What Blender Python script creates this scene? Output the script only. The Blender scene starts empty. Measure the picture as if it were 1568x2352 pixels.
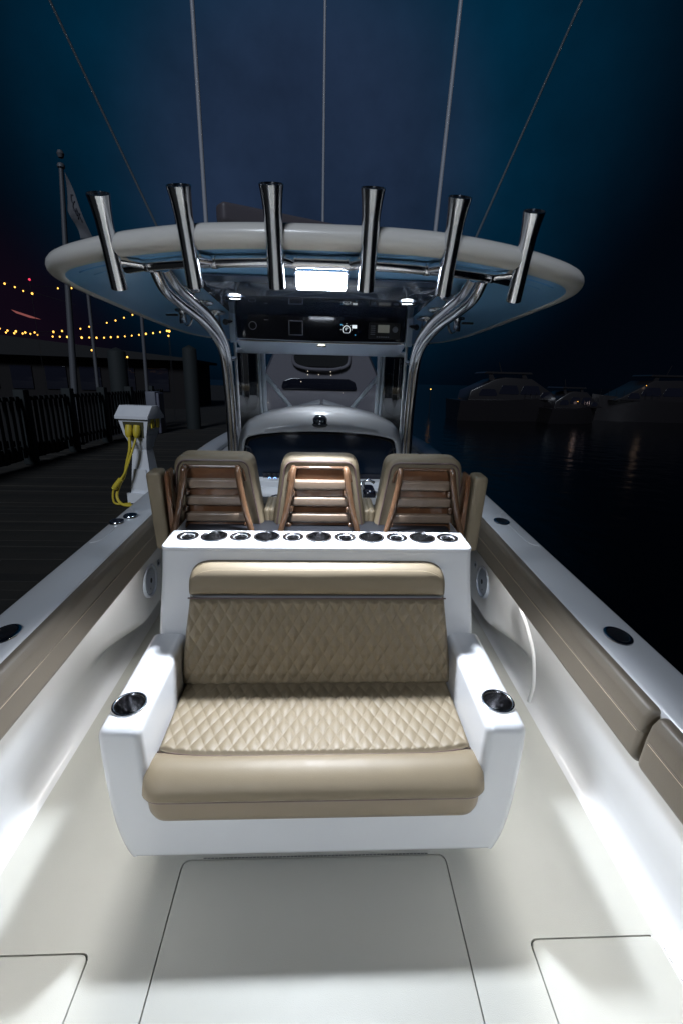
import bpy, bmesh, math, random
from mathutils import Vector, Matrix, noise
from mathutils.geometry import tessellate_polygon
random.seed(7)
PI = math.pi
SC = bpy.context.scene
COL = SC.collection

# ------------------------------------------------------------------ camera, sky, fill light, exposure
TRIM = math.radians(4.0)                       # the boat floats bow-up by four degrees
TR = Matrix.Rotation(TRIM, 4, 'X')

def make_camera():
    pitch, yaw, roll = 0.3494, 0.0476, 0.0267
    cp, sp, cy, sy = math.cos(pitch), math.sin(pitch), math.cos(yaw), math.sin(yaw)
    f = Vector((sy * cp, cy * cp, -sp)); r = Vector((cy, -sy, 0)); d = -(r.cross(f))
    c, s = math.cos(roll), math.sin(roll)
    r2 = c * r - s * d; d2 = s * r + c * d
    m = Matrix((r2, -d2, -f)).transposed().to_4x4()
    m.translation = Vector((0.008, 0.0, 1.96))
    cam = bpy.data.cameras.new('camera'); o = bpy.data.objects.new('camera', cam); COL.objects.link(o)
    cam.sensor_fit = 'VERTICAL'; cam.sensor_height = 36; cam.sensor_width = 24
    cam.lens = 36 * 1045 / 2352; cam.clip_start = 0.02; cam.clip_end = 2000
    o.matrix_world = TR @ m
    SC.camera = o
make_camera()

W = bpy.data.worlds.new('World'); SC.world = W; W.use_nodes = True
def make_world():
    nt = W.node_tree; N = nt.nodes; L = nt.links; N.clear()
    out = N.new('ShaderNodeOutputWorld'); bg = N.new('ShaderNodeBackground')
    tc = N.new('ShaderNodeTexCoord')
    nrm = N.new('ShaderNodeVectorMath'); nrm.operation = 'NORMALIZE'; L.new(tc.outputs['Generated'], nrm.inputs[0])
    def lobe(dirv, lo, hi, col, strength):
        v = N.new('ShaderNodeVectorMath'); v.operation = 'DOT_PRODUCT'
        v.inputs[1].default_value = Vector(dirv).normalized(); L.new(nrm.outputs[0], v.inputs[0])
        mr = N.new('ShaderNodeMapRange'); mr.interpolation_type = 'SMOOTHERSTEP'
        mr.inputs[1].default_value = lo; mr.inputs[2].default_value = hi
        mr.inputs[3].default_value = 0; mr.inputs[4].default_value = strength
        L.new(v.outputs['Value'], mr.inputs[0])
        mx = N.new('ShaderNodeVectorMath'); mx.operation = 'SCALE'; mx.inputs[0].default_value = col
        L.new(mr.outputs[0], mx.inputs['Scale']); return mx.outputs[0]
    a = lobe((0.0, 1.0, 0.56), 0.80, 1.0, (0.000, 0.017, 0.038), 1.0)  # a and b: lit haze over the boat, put into the sky colour
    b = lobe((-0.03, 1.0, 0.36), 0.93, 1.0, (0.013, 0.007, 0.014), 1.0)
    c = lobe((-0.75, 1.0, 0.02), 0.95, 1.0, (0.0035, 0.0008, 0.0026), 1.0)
    nz = N.new('ShaderNodeTexNoise'); nz.inputs['Scale'].default_value = 2.6; nz.inputs['Detail'].default_value = 7; nz.inputs['Roughness'].default_value = .6
    L.new(nrm.outputs[0], nz.inputs['Vector'])
    mr = N.new('ShaderNodeMapRange'); mr.inputs[1].default_value = .3; mr.inputs[2].default_value = .7
    mr.inputs[3].default_value = .6; mr.inputs[4].default_value = 1.4; L.new(nz.outputs['Fac'], mr.inputs[0])
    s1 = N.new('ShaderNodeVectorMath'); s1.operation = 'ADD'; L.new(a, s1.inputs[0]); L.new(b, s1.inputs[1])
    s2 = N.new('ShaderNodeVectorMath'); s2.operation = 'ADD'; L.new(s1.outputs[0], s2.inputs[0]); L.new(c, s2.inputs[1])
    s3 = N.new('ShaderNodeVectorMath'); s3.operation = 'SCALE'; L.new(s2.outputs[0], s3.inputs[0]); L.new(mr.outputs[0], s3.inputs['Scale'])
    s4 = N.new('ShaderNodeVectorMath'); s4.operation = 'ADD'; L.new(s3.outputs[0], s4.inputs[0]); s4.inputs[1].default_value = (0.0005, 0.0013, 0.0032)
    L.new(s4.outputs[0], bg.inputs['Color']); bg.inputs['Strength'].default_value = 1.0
    L.new(bg.outputs[0], out.inputs['Surface'])
make_world()
sun = bpy.data.lights.new('marina_fill', 'SUN'); sun.energy = 1.15; sun.angle = math.radians(14); sun.color = (.8, .88, 1)  # added fill sun, stands in for unseen marina lights behind the camera
so = bpy.data.objects.new('marina_fill', sun); COL.objects.link(so); so.rotation_euler = (math.radians(57), 0, math.radians(-12))

vs = SC.view_settings
SC.display_settings.display_device = 'sRGB'
vs.view_transform = 'Standard'; vs.look = 'None'; vs.exposure = 0.0; vs.gamma = 1.0; vs.use_curve_mapping = False
SC.render.engine = 'CYCLES'
SC.cycles.max_bounces = 10; SC.cycles.diffuse_bounces = 5; SC.cycles.glossy_bounces = 5; SC.cycles.transparent_max_bounces = 12
SC.cycles.sample_clamp_indirect = 6; SC.cycles.caustics_reflective = False; SC.cycles.caustics_refractive = False

# ------------------------------------------------------------------ materials
def mat(name, col, rough=.5, metal=0, coat=0, bump=None, vary=None, emit=None, estr=0, rvary=None, spec=.5):
    m = bpy.data.materials.new(name); m.use_nodes = True
    nt = m.node_tree; N = nt.nodes; L = nt.links; b = N['Principled BSDF']
    b.inputs['Base Color'].default_value = (*col, 1); b.inputs['Roughness'].default_value = rough
    b.inputs['Metallic'].default_value = metal; b.inputs['Coat Weight'].default_value = coat
    b.inputs['Coat Roughness'].default_value = .06; b.inputs['Specular IOR Level'].default_value = spec
    tc = N.new('ShaderNodeTexCoord')
    if vary:                                        # (scale, amount, second colour)
        nz = N.new('ShaderNodeTexNoise'); nz.inputs['Scale'].default_value = vary[0]; nz.inputs['Detail'].default_value = 6
        L.new(tc.outputs['Object'], nz.inputs['Vector'])
        mr = N.new('ShaderNodeMapRange'); mr.inputs[1].default_value = .35; mr.inputs[2].default_value = .7; mr.inputs[4].default_value = vary[1]
        L.new(nz.outputs['Fac'], mr.inputs[0])
        mx = N.new('ShaderNodeMix'); mx.data_type = 'RGBA'; mx.inputs[6].default_value = (*col, 1); mx.inputs[7].default_value = (*vary[2], 1)
        L.new(mr.outputs[0], mx.inputs[0]); L.new(mx.outputs[2], b.inputs['Base Color'])
    if rvary:
        nz = N.new('ShaderNodeTexNoise'); nz.inputs['Scale'].default_value = rvary[0]; nz.inputs['Detail'].default_value = 5
        L.new(tc.outputs['Object'], nz.inputs['Vector'])
        mr = N.new('ShaderNodeMapRange'); mr.inputs[1].default_value = .3; mr.inputs[2].default_value = .75
        mr.inputs[3].default_value = rough; mr.inputs[4].default_value = rough + rvary[1]
        L.new(nz.outputs['Fac'], mr.inputs[0]); L.new(mr.outputs[0], b.inputs['Roughness'])
    if bump:                                        # (scale, strength, distance)
        nz = N.new('ShaderNodeTexNoise'); nz.inputs['Scale'].default_value = bump[0]; nz.inputs['Detail'].default_value = 3
        L.new(tc.outputs['Object'], nz.inputs['Vector'])
        bp = N.new('ShaderNodeBump'); bp.inputs['Strength'].default_value = bump[1]; bp.inputs['Distance'].default_value = bump[2]
        L.new(nz.outputs['Fac'], bp.inputs['Height']); L.new(bp.outputs[0], b.inputs['Normal'])
    if emit:
        b.inputs['Emission Color'].default_value = (*emit, 1); b.inputs['Emission Strength'].default_value = estr
    return m

GEL = mat('white_gelcoat', (.62, .63, .645), .25, coat=.4, bump=(2.2, .03, .02))
GELW = mat('warm_white_gelcoat', (.82, .80, .76), .3, coat=.3, bump=(3, .04, .02))
DECK = mat('nonskid_deck', (.385, .385, .350), .55, bump=(420, .35, .002), vary=(5, .25, (.35, .35, .315)), rvary=(14, .15))
TAN = mat('tan_vinyl', (.188, .150, .095), .5, bump=(260, .16, .002), vary=(9, .35, (.166, .130, .082)), rvary=(20, .12))
TAND = mat('taupe_vinyl', (.145, .122, .092), .45, bump=(260, .16, .002), vary=(7, .4, (.13, .108, .082)))
TANB = mat('tan_band_vinyl', (.22, .175, .12), .45, bump=(260, .16, .002), vary=(7, .4, (.20, .158, .107)))
PIPE = mat('brown_piping', (.10, .065, .06), .4)
SEAM = mat('dark_seam_thread', (.07, .052, .04), .7)  # dark brown thread along the bolster seam
THREAD = mat('stitch_thread', (.50, .41, .29), .6)
STEEL = mat('polished_steel', (.78, .79, .82), .14, metal=1, bump=(40, .03, .001), rvary=(30, .08))
STEELD = mat('cup_steel', (.30, .30, .31), .16, metal=1, rvary=(30, .12))
BLUE = mat('ice_blue_gelcoat', (.26, .58, .96), .3, coat=.2, bump=(4, .05, .02))
SLATE = mat('smoked_headliner', (.07, .10, .16), .10, coat=.6)
EBOX = mat('pale_blue_gelcoat', (.62, .73, .88), .3, coat=.3)
BLACK = mat('black_plastic', (.012, .013, .016), .35)
GLOSSK = mat('black_glass', (.012, .013, .022), .08, coat=.3)
DASH = mat('dark_dash_glass', (.004, .012, .028), .12)
ROLLM = mat('bronze_brown_vinyl', (.20, .142, .098), .35, coat=.3, bump=(200, .15, .002))
WOOD = mat('varnished_teak', (.15, .068, .032), .12, coat=.9, vary=(14, .6, (.07, .03, .015)))
WOODT = mat('varnished_teak_tube', (.125, .068, .038), .13, coat=.9, vary=(18, .6, (.07, .037, .02)))
HOLE = mat('dark_recess', (.006, .006, .007), .8)
RUBBER = mat('dark_rub_rail', (.035, .022, .018), .35, coat=.3)
ANT = mat('white_fibreglass', (.78, .80, .84), .4)
WHIPM = mat('whip_fibreglass', (.36, .38, .43), .4)
OUTR = mat('grey_outrigger_metal', (.15, .18, .21), .45)
GREY = mat('grey_plastic', (.28, .31, .36), .35)
HULLM = mat('hull_topside', (.45, .48, .52), .2, coat=.5)
RING = mat('silver_print', (.45, .45, .48), .3, metal=.6)
LCD = mat('grey_lcd', (.16, .17, .16), .3, emit=(.5, .52, .45), estr=.12)
def emis(name, col, s): return mat(name, (.02, .02, .02), .5, emit=col, estr=s)
FLOOD = emis('flood_led', (.78, .87, 1.0), 55)
SPOTE = emis('spot_led', (.90, .96, 1.0), 14)
SPOTW = emis('warm_spot_led', (1.0, .93, .62), 6)
STRIP = emis('courtesy_led', (1.0, .99, .97), 88)
SCRW = emis('screen_white', (.85, .95, 1), .9)
SCRB = emis('screen_blue', (.1, .5, .9), .8)
BTN = emis('blue_button_led', (.25, .45, 1), 3.5)
AMBER = emis('amber_bulb', (1.0, .48, .08), 3.2)
AMBER2 = emis('pale_bulb', (.9, .75, .6), 1.2)
RED = emis('red_lamp', (1, .05, .12), 1.2)
def glassmat(name, tint, refl, rough=.02):
    m = bpy.data.materials.new(name); m.use_nodes = True; nt = m.node_tree; N = nt.nodes; L = nt.links; N.clear()
    out = N.new('ShaderNodeOutputMaterial'); t = N.new('ShaderNodeBsdfTransparent'); t.inputs[0].default_value = (*tint, 1)
    g = N.new('ShaderNodeBsdfGlossy'); g.inputs['Roughness'].default_value = rough
    fr = N.new('ShaderNodeFresnel'); fr.inputs[0].default_value = 1.45
    mul = N.new('ShaderNodeMath'); mul.operation = 'MULTIPLY_ADD'; mul.inputs[1].default_value = 1; mul.inputs[2].default_value = refl
    L.new(fr.outputs[0], mul.inputs[0])
    mx = N.new('ShaderNodeMixShader'); L.new(mul.outputs[0], mx.inputs[0]); L.new(t.outputs[0], mx.inputs[1]); L.new(g.outputs[0], mx.inputs[2])
    L.new(mx.outputs[0], out.inputs[0]); return m
GLASS = glassmat('clear_windshield', (.86, .9, .92), .02)

# ------------------------------------------------------------------ helpers
ROOTS_ON_BOAT = []
def setp(o, label=None, cat=None, group=None, kind=None):
    if label: o['label'] = label
    if cat: o['category'] = cat
    if group: o['group'] = group
    if kind: o['kind'] = kind
def thing(name, label, cat, loc=(0, 0, 0), group=None, boat=True):
    o = bpy.data.objects.new(name, None); COL.objects.link(o); o.location = loc; o.empty_display_size = .1
    setp(o, label, cat, group); o['base'] = loc
    if boat: ROOTS_ON_BOAT.append(o)
    return o
def base_of(p):
    while p.parent: p = p.parent
    return Vector(p['base'])
def link(name, bm, m, parent=None, smooth=40, label=None, loc=None, boat=True):
    """bm is given in scene coordinates; the mesh is stored relative to its thing's base"""
    me = bpy.data.meshes.new(name)
    b = base_of(parent) if parent else Vector(loc or (0, 0, 0))
    bmesh.ops.translate(bm, vec=-b, verts=bm.verts)
    bmesh.ops.recalc_face_normals(bm, faces=bm.faces)
    bm.to_mesh(me); bm.free(); me.materials.append(m)
    if smooth:
        me.polygons.foreach_set('use_smooth', [True] * len(me.polygons))
        me.set_sharp_from_angle(angle=math.radians(smooth))
    o = bpy.data.objects.new(name, me); COL.objects.link(o)
    if parent: o.parent = parent
    else:
        o.location = b; o['base'] = tuple(b)
        if boat: ROOTS_ON_BOAT.append(o)
    if label: o['label'] = label
    return o
def bevel(bm, r, seg=3, ang=35):
    if r <= 0: return bm
    es = [e for e in bm.edges if len(e.link_faces) == 2 and e.calc_face_angle(0) > math.radians(ang)]
    bmesh.ops.bevel(bm, geom=es, offset=r, segments=seg, affect='EDGES', profile=.5, clamp_overlap=True)
    return bm
def box(x0, x1, y0, y1, z0, z1, r=0, seg=3, bm=None):
    b = bmesh.new()
    v = [b.verts.new((x, y, z)) for x in (x0, x1) for y in (y0, y1) for z in (z0, z1)]
    for f in ((0, 1, 3, 2), (4, 6, 7, 5), (0, 4, 5, 1), (2, 3, 7, 6), (0, 2, 6, 4), (1, 5, 7, 3)): b.faces.new([v[i] for i in f])
    bmesh.ops.recalc_face_normals(b, faces=b.faces)
    bevel(b, r, seg)
    return merge(bm, b)
def merge(bm, b):
    if bm is None: return b
    me = bpy.data.meshes.new('t'); b.to_mesh(me); b.free(); bm.from_mesh(me); bpy.data.meshes.remove(me); return bm
def rp(pts, r, n=6):
    """round the corners of a 2D polygon; r is one number or one per corner"""
    out = []; k = len(pts)
    for i in range(k):
        p = Vector(pts[i]); a = Vector(pts[i - 1]); c = Vector(pts[(i + 1) % k]); ri = r[i] if isinstance(r, (list, tuple)) else r
        if ri <= 0: out.append(tuple(p)); continue
        u = (a - p).normalized(); w = (c - p).normalized(); ang = u.angle(w)
        if ang > PI - .02: out.append(tuple(p)); continue
        d = min(ri / math.tan(ang / 2), (a - p).length * .48, (c - p).length * .48)
        s, e = p + u * d, p + w * d
        for j in range(n + 1):
            t = j / n; out.append(tuple((1 - t) ** 2 * s + 2 * t * (1 - t) * p + t * t * e))
    return out
def prism(poly, ax, a, b, r=0, seg=3, bm=None):
    B = bmesh.new()
    def P(p, h): return {'Y': (p[0], h, p[1]), 'Z': (p[0], p[1], h), 'X': (h, p[0], p[1])}[ax]
    v0 = [B.verts.new(P(p, a)) for p in poly]; v1 = [B.verts.new(P(p, b)) for p in poly]; n = len(poly)
    B.faces.new(v0); B.faces.new(v1[::-1])
    for i in range(n): B.faces.new((v0[i], v1[i], v1[(i + 1) % n], v0[(i + 1) % n]))
    bmesh.ops.recalc_face_normals(B, faces=B.faces)
    if r:
        capv = set(v0) | set(v1)
        es = [e for e in B.edges if any(len(f.verts) == n and n > 4 or f.verts[:] and set(f.verts) <= set(v0) or set(f.verts) <= set(v1) for f in e.link_faces)
              and not ((e.verts[0] in v0) ^ (e.verts[1] in v0))]
        bmesh.ops.bevel(B, geom=es, offset=r, segments=seg, affect='EDGES', profile=.5, clamp_overlap=False)
    bmesh.ops.triangulate(B, faces=[f for f in B.faces if len(f.verts) > 4])
    return merge(bm, B)
def spline(pts, n=8):
    P = [Vector(p) for p in pts]; out = []
    for i in range(len(P) - 1):
        p0, p1, p2, p3 = P[max(i - 1, 0)], P[i], P[i + 1], P[min(i + 2, len(P) - 1)]
        for j in range(n):
            t = j / n
            out.append(.5 * ((2 * p1) + (p2 - p0) * t + (2 * p0 - 5 * p1 + 4 * p2 - p3) * t * t + (3 * p1 - p0 - 3 * p2 + p3) * t ** 3))
    out.append(P[-1]); return out
def tube(pts, r, n=12, bm=None, closed=False, cap=True, flat=1.0):
    P = [Vector(p) for p in pts]; k = len(P)
    if not isinstance(r, (list, tuple)): r = [r] * k
    B = bmesh.new(); rings = []; up = None
    for i, p in enumerate(P):
        if closed: t = (P[(i + 1) % k] - P[i - 1]).normalized()
        else: t = (P[min(i + 1, k - 1)] - P[max(i - 1, 0)]).normalized()
        if up is None:
            up = Vector((0, 0, 1)) if abs(t.z) < .9 else Vector((0, 1, 0))
        s = t.cross(up).normalized(); u2 = s.cross(t).normalized(); up = u2 if not closed else Vector((0, 0, 1))
        rings.append([B.verts.new(p + s * math.cos(2 * PI * j / n) * r[i] + u2 * math.sin(2 * PI * j / n) * r[i] * flat) for j in range(n)])
    m = k if closed else k - 1
    for i in range(m):
        a, b = rings[i], rings[(i + 1) % k]
        for j in range(n): B.faces.new((a[j], a[(j + 1) % n], b[(j + 1) % n], b[j]))
    if cap and not closed: B.faces.new(rings[0][::-1]); B.faces.new(rings[-1])
    return merge(bm, B)
def lathe(prof, c, axis=(0, 0, 1), n=28, bm=None):
    """prof: (radius, height) from one end to the other"""
    B = bmesh.new(); q = Vector((0, 0, 1)).rotation_difference(Vector(axis).normalized()); c = Vector(c); rings = []
    for r, h in prof:
        if r < 1e-6: rings.append([B.verts.new(c + q @ Vector((0, 0, h)))])
        else: rings.append([B.verts.new(c + q @ Vector((r * math.cos(2 * PI * j / n), r * math.sin(2 * PI * j / n), h))) for j in range(n)])
    for a, b in zip(rings, rings[1:]):
        for j in range(n):
            j2 = (j + 1) % n
            if len(a) == 1 and len(b) == 1: continue
            if len(a) == 1: B.faces.new((a[0], b[j], b[j2]))
            elif len(b) == 1: B.faces.new((a[j], a[j2], b[0]))
            else: B.faces.new((a[j], a[j2], b[j2], b[j]))
    return merge(bm, B)
def loft(rings, closed=True, cap=True, bm=None):
    B = bmesh.new(); R = [[B.verts.new(p) for p in r] for r in rings]; n = len(R[0])
    for a, b in zip(R, R[1:]):
        for j in range(n if closed else n - 1): B.faces.new((a[j], a[(j + 1) % n], b[(j + 1) % n], b[j]))
    if cap and closed: B.faces.new(R[0][::-1]); B.faces.new(R[-1])
    return merge(bm, B)
def grid(f, nu, nv, bm=None):
    B = bmesh.new(); V = [[B.verts.new(f(i / nu, j / nv)) for j in range(nv + 1)] for i in range(nu + 1)]
    for i in range(nu):
        for j in range(nv): B.faces.new((V[i][j], V[i + 1][j], V[i + 1][j + 1], V[i][j + 1]))
    return merge(bm, B)
def disc(r, c, axis, n=24, bm=None): return lathe([(0, 0), (r, 0)], c, axis, n, bm)
def ringflat(r0, r1, c, axis, n=28, bm=None): return lathe([(r0, 0), (r1, 0)], c, axis, n, bm)
def cut(o, cutters):
    """subtract the given bmeshes (scene coordinates) from o and drop the cutters"""
    b = base_of(o); obs = []
    for c in cutters:
        me = bpy.data.meshes.new('cutter'); bmesh.ops.translate(c, vec=-b, verts=c.verts)
        bmesh.ops.recalc_face_normals(c, faces=c.faces); c.to_mesh(me); c.free()
        co = bpy.data.objects.new('cutter', me); COL.objects.link(co); obs.append(co)
        if not o.parent: co.location = o.location
        else: co.parent = o.parent
        md = o.modifiers.new('cut', 'BOOLEAN'); md.operation = 'DIFFERENCE'; md.object = co; md.solver = 'EXACT'
    dg = bpy.context.evaluated_depsgraph_get(); dg.update()
    me = bpy.data.meshes.new_from_object(o.evaluated_get(dg)); old = o.data; o.modifiers.clear(); o.data = me
    bpy.data.meshes.remove(old)
    me.polygons.foreach_set('use_smooth', [True] * len(me.polygons)); me.set_sharp_from_angle(angle=math.radians(40))
    for c in obs:
        m2 = c.data; bpy.data.objects.remove(c); bpy.data.meshes.remove(m2)
def copy_tree(o, parent=None):
    c = o.copy(); COL.objects.link(c); c.parent = parent
    if parent is None and o in ROOTS_ON_BOAT: ROOTS_ON_BOAT.append(c)
    for ch in [x for x in o.children]: copy_tree(ch, c)
    return c
def sm(a, b, x):
    t = max(0, min(1, (x - a) / (b - a))); return t * t * (3 - 2 * t)
def mirror(pts): return [(-x, y) for x, y in pts[::-1]]

# ================================================================== THE BOAT: hull, gunwales, liner, deck
def HW(y):                                      # outer half width of the gunwale
    return 1.24 if y < 4.3 else 1.24 * max(0.0, 1 - ((y - 4.3) / 3.7) ** 1.9)
def GZ(y): return .95 + (.0 if y < 4 else .02 * (y - 4) ** 1.5)
YS = [-1.3 + .1 * i for i in range(1, 94) if -1.3 + .1 * i < 7.95]
hull = thing('center_console_boat', 'white centre console fishing boat filling the frame, tan bolsters inside its gunwales', 'boat', (0, 0, 0))
for s in (-1, 1):
    rings = []
    for y in YS:
        w = HW(y); z = GZ(y); k = max(.25, min(1, w / 1.24)); win = max(w - .195, 0.02)
        rings.append([(s * x, y, zz) for x, zz in (
            (win + .012, z - .06), (win, z - .045), (win - .002, z - .018), (win + .004, z - .006), (win + .014, z), (w - .03, z + .002), (w - .008, z - .005), (w, z - .02), (w, z - .05))])
    link('gunwale', loft(rings), GEL, hull)
    rings = [[(s * x, y, zz) for x, zz in ((HW(y) - .01, GZ(y) - .045), (HW(y) + .02, GZ(y) - .045), (HW(y) + .035, GZ(y) - .06), (HW(y) + .035, GZ(y) - .085), (HW(y) + .02, GZ(y) - .10), (HW(y) - .01, GZ(y) - .10))] for y in YS]
    link('rub_rail', loft(rings), RUBBER, hull)
    rings = [[(s * x, y, zz) for x, zz in ((max(HW(y) - .015, 0), GZ(y) - .08), (HW(y) * 1.055, .5), (HW(y) * 1.06, .05), (HW(y) * .95, -.25), (HW(y) * .6, -.75))] for y in YS]
    link('topside', loft(rings, closed=False), HULLM, hull)

    # inner liner: cove, wall, bulge ahead of the bench, lid under the gunwale
    def wallprof(y):
        b = sm(2.12, 2.58, y); xb = 1.290; xt = 1.225; k = HW(y) / 1.24
        mid = xt - .145 * b
        pts = [(xb - .085, -.002), (xb - .05, .003), (xb - .025, .012), (xb - .010, .03), (xb - .003, .055), (xb, .085), (xb - .003, .14), (xb - .008, .19)]
        pts += [(xb - .012 - .03 * b, .225), (xb - .016 - .11 * b, .25), (mid + .045 - .030 * b, .285), (mid + .040 - .022 * b, .33), (mid + .030 - .014 * b, .45), (mid + .014 - .006 * b, .6), (mid, .72), (mid, .80), (mid - .01, .86)]
        return [(max(x * k, 0.01), z) for x, z in pts]
    ys = [-1.2 + .05 * i for i in range(0, 132)]
    rings = [[(s * x, y, z) for x, z in wallprof(y)] for y in ys]
    link('liner_wall', loft(rings, closed=False), GEL, hull, smooth=60)
    b = bmesh.new()
    v = [b.verts.new((s * x, y, .862)) for x, y in ((1.03, -1.2), (1.235, -1.2), (1.235, 4.3), (1.03, 4.3))]; b.faces.new(v)
    link('gunwale_underside', b, GEL, hull, smooth=0)
    # courtesy light strip under the gunwale
    link('courtesy_light', box(*sorted((s * 1.095, s * 1.102)), -.9, 4.0, .824, .856), STRIP, hull, smooth=0)

    # padded bolsters
    for y0, y1 in ((-1.2, 1.035), (1.047, 4.2)):
        prof = rp([(1.052, .942), (1.022, .945), (1.005, .915), (1.0, .862)], [0, .02, .03, 0], 5)
        prof2 = rp([(1.0, .858), (.998, .76), (1.012, .742), (1.052, .742)], [0, .03, .012, 0], 5)
        ny = int((y1 - y0) / .06); yy = [y0 + (y1 - y0) * i / ny for i in range(ny + 1)]
        yy = [y0, y0 + .004, y0 + .01, y0 + .02] + yy[1:-1] + [y1 - .02, y1 - .01, y1 - .004, y1]
        def endk(y):
            d = min(y - y0, y1 - y); return 1 - math.sqrt(max(0, 1 - (1 - min(1, d / .02)) ** 2))
        rings = []
        for y in yy:
            e = endk(y) * .018; w = .002 * noise.noise(Vector((y * 3, s, 0)))
            rings.append([(s * (x + e + w), y, z - e * (1 if z > .9 else 0)) for x, z in prof + [(1.006, .860)] + prof2])
        bo = link('bolster', loft(rings), TAND, hull, smooth=50)
        link('seam', tube([(s * 1.004, y0 + .02, .860), (s * 1.004, y1 - .02, .860)], .0022, 6), SEAM, bo)
        link('stitching', tube([(s * .9995, y0 + .02, .853), (s * .9995, y1 - .02, .853)], .0009, 5), THREAD, bo)

# rod reel port and small socket in the liner bulge
for s in (-1, 1):
    yc, zc, x = 2.66, .505, 1.093
    pl = link('wall_port', lathe([(.112, -.012), (.112, .004), (.104, .014), (.095, .013), (.091, .002), (.088, .001), (.083, .006), (.070, .009), (.02, .010), (.016, .010)], (s * x, yc, zc), (-s, 0, .03), 40), GREY, hull)
    link('port_hole', disc(.017, (s * (x - .0105), yc, zc), (-s, 0, .03)), HOLE, pl, smooth=0)
    link('port_notch', box(*sorted((s * (x - .012), s * (x - .006))), yc + s * 0 - .03, yc - .024, zc - .052, zc - .04), HOLE, pl, smooth=0)
    sk = link('wall_socket', lathe([(.026, -.01), (.026, .003), (.021, .006), (.013, .005), (.012, -.004)], (s * (x - .002), 2.83, .545), (-s, 0, .03), 24), GREY, hull)
    link('socket_hole', disc(.012, (s * (x - .0035), 2.83, .545), (-s, 0, .03)), HOLE, sk, smooth=0)

# gunwale rod holders / cleats
def gun_fit(x, y, name='gunwale_rod_holder', r=.036):
    z = .952
    f = link(name, lathe([(r + .012, 0), (r + .011, .004), (r + .004, .007), (r, .006), (r - .003, -.002)], (x, y, z), (0, 0, 1), 30), STEEL, hull)
    for v in f.data.vertices: v.co.y = y + (v.co.y - y) * 1.25
    h = link('holder_throat', lathe([(r, .004), (r * .9, .001), (r * .55, -.0005), (0, -.001)], (x, y, z + .003), (0, 0, 1), 26), BLACK, f)
    for v in h.data.vertices: v.co.y = y + (v.co.y - y) * 1.25
    return f
gun_fit(-1.127, 1.44); gun_fit(1.138, 1.42); gun_fit(1.137, 2.62)
for x, y in ((-1.187, 2.54), (-1.148, 2.64)):
    c = link('gunwale_cap', lathe([(.042, 0), (.042, .010), (.038, .015), (.034, .015)], (x, y, .951), (0, 0, 1), 28), STEEL, hull)
    link('cap_plate', disc(.035, (x, y, .9655), (0, 0, 1)), GLOSSK, c, smooth=0)
for s in (-1, 1):                                # shallow moulded step on the gunwale top
    link('gunwale_step', tube(spline([(s * 1.21, 2.25, .951), (s * 1.17, 2.30, .951), (s * 1.165, 2.5, .951), (s * 1.165, 2.72, .951), (s * 1.21, 2.8, .951)], 6), .005, 8, flat=.7), GEL, hull)

# deck with hatches let into it
deck = link('deck', box(-1.24, 1.24, -1.2, 4.4, -.03, 0), DECK, hull, smooth=0)
H = [('center_hatch', rp([(-.532, .2), (-.532, 1.265), (.532, 1.265), (.532, .2)], .035, 6)),
     ('side_hatch', rp([(-1.225, .1), (-1.225, .972), (-.758, .972), (-.758, .1)], .03, 6)),
     ('side_hatch', rp([(1.225, .1), (1.225, .972), (.758, .972), (.758, .1)], .03, 6))]
cut(deck, [prism(p, 'Z', -.06, .03) for n, p in H])
def inset(poly, d):
    cx = sum(p[0] for p in poly) / len(poly); cy = sum(p[1] for p in poly) / len(poly)
    x0, x1 = min(p[0] for p in poly), max(p[0] for p in poly); y0, y1 = min(p[1] for p in poly), max(p[1] for p in poly)
    kx = (x1 - x0 - 2 * d) / (x1 - x0); ky = (y1 - y0 - 2 * d) / (y1 - y0); mx = (x0 + x1) / 2; my = (y0 + y1) / 2
    return [(mx + (x - mx) * kx, my + (y - my) * ky) for x, y in poly]
link('hatch_gutter', box(-1.2, 1.2, -1.2, 1.5, -.045, -.034), BLACK, hull, smooth=0)
for n, p in H:
    h = link(n, prism(inset(p, .0042), 'Z', -.028, .0004, .003, 3), DECK, hull, smooth=45)
    if n == 'center_hatch':
        b = bmesh.new()
        for i in range(60): tube([(-.45 + .0152 * i, 1.2665, .001), (-.45 + .0152 * i + .0128, 1.2665, .001)], .0022, 8, bm=b)
        link('piano_hinge', b, STEELD, h)
    elif min(q[0] for q in p) > 0:
        b = bmesh.new()
        for i in range(34): tube([(1.2265, .12 + .024 * i, .001), (1.2265, .12 + .024 * i + .021, .001)], .0022, 8, bm=b)
        link('piano_hinge', b, STEELD, h)
# transom, fore deck
link('transom', box(-1.2, 1.2, -1.24, -1.16, -.03, .93, .02), GEL, hull)
b = bmesh.new(); ys = [4.2 + .1 * i for i in range(38)]
rr = [[(-max(HW(y) - .18, .01), y, GZ(y) - .05), (0, y, GZ(y) - .03), (max(HW(y) - .18, .01), y, GZ(y) - .05)] for y in ys if HW(y) > 0]
link('foredeck', loft(rr, closed=False), GEL, hull)
# white wash-down hose clipped on the starboard liner, left-hand bulge step
tb = spline([(1.165, 2.31, .74), (1.16, 2.25, .58), (1.172, 2.15, .5), (1.19, 2.06, .38), (1.21, 2.03, .2), (1.218, 2.05, .06)], 8)
hose = link('washdown_hose', tube(tb, .011, 10), GEL, None, loc=(1.2, 2.1, .1))
setp(hose, 'thin white hose curving down the right inner wall of the cockpit', 'hose')
step = link('liner_boss', box(-1.31, -1.25, 1.23, 1.31, .07, .20, .03, 4), GEL, hull)

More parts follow.
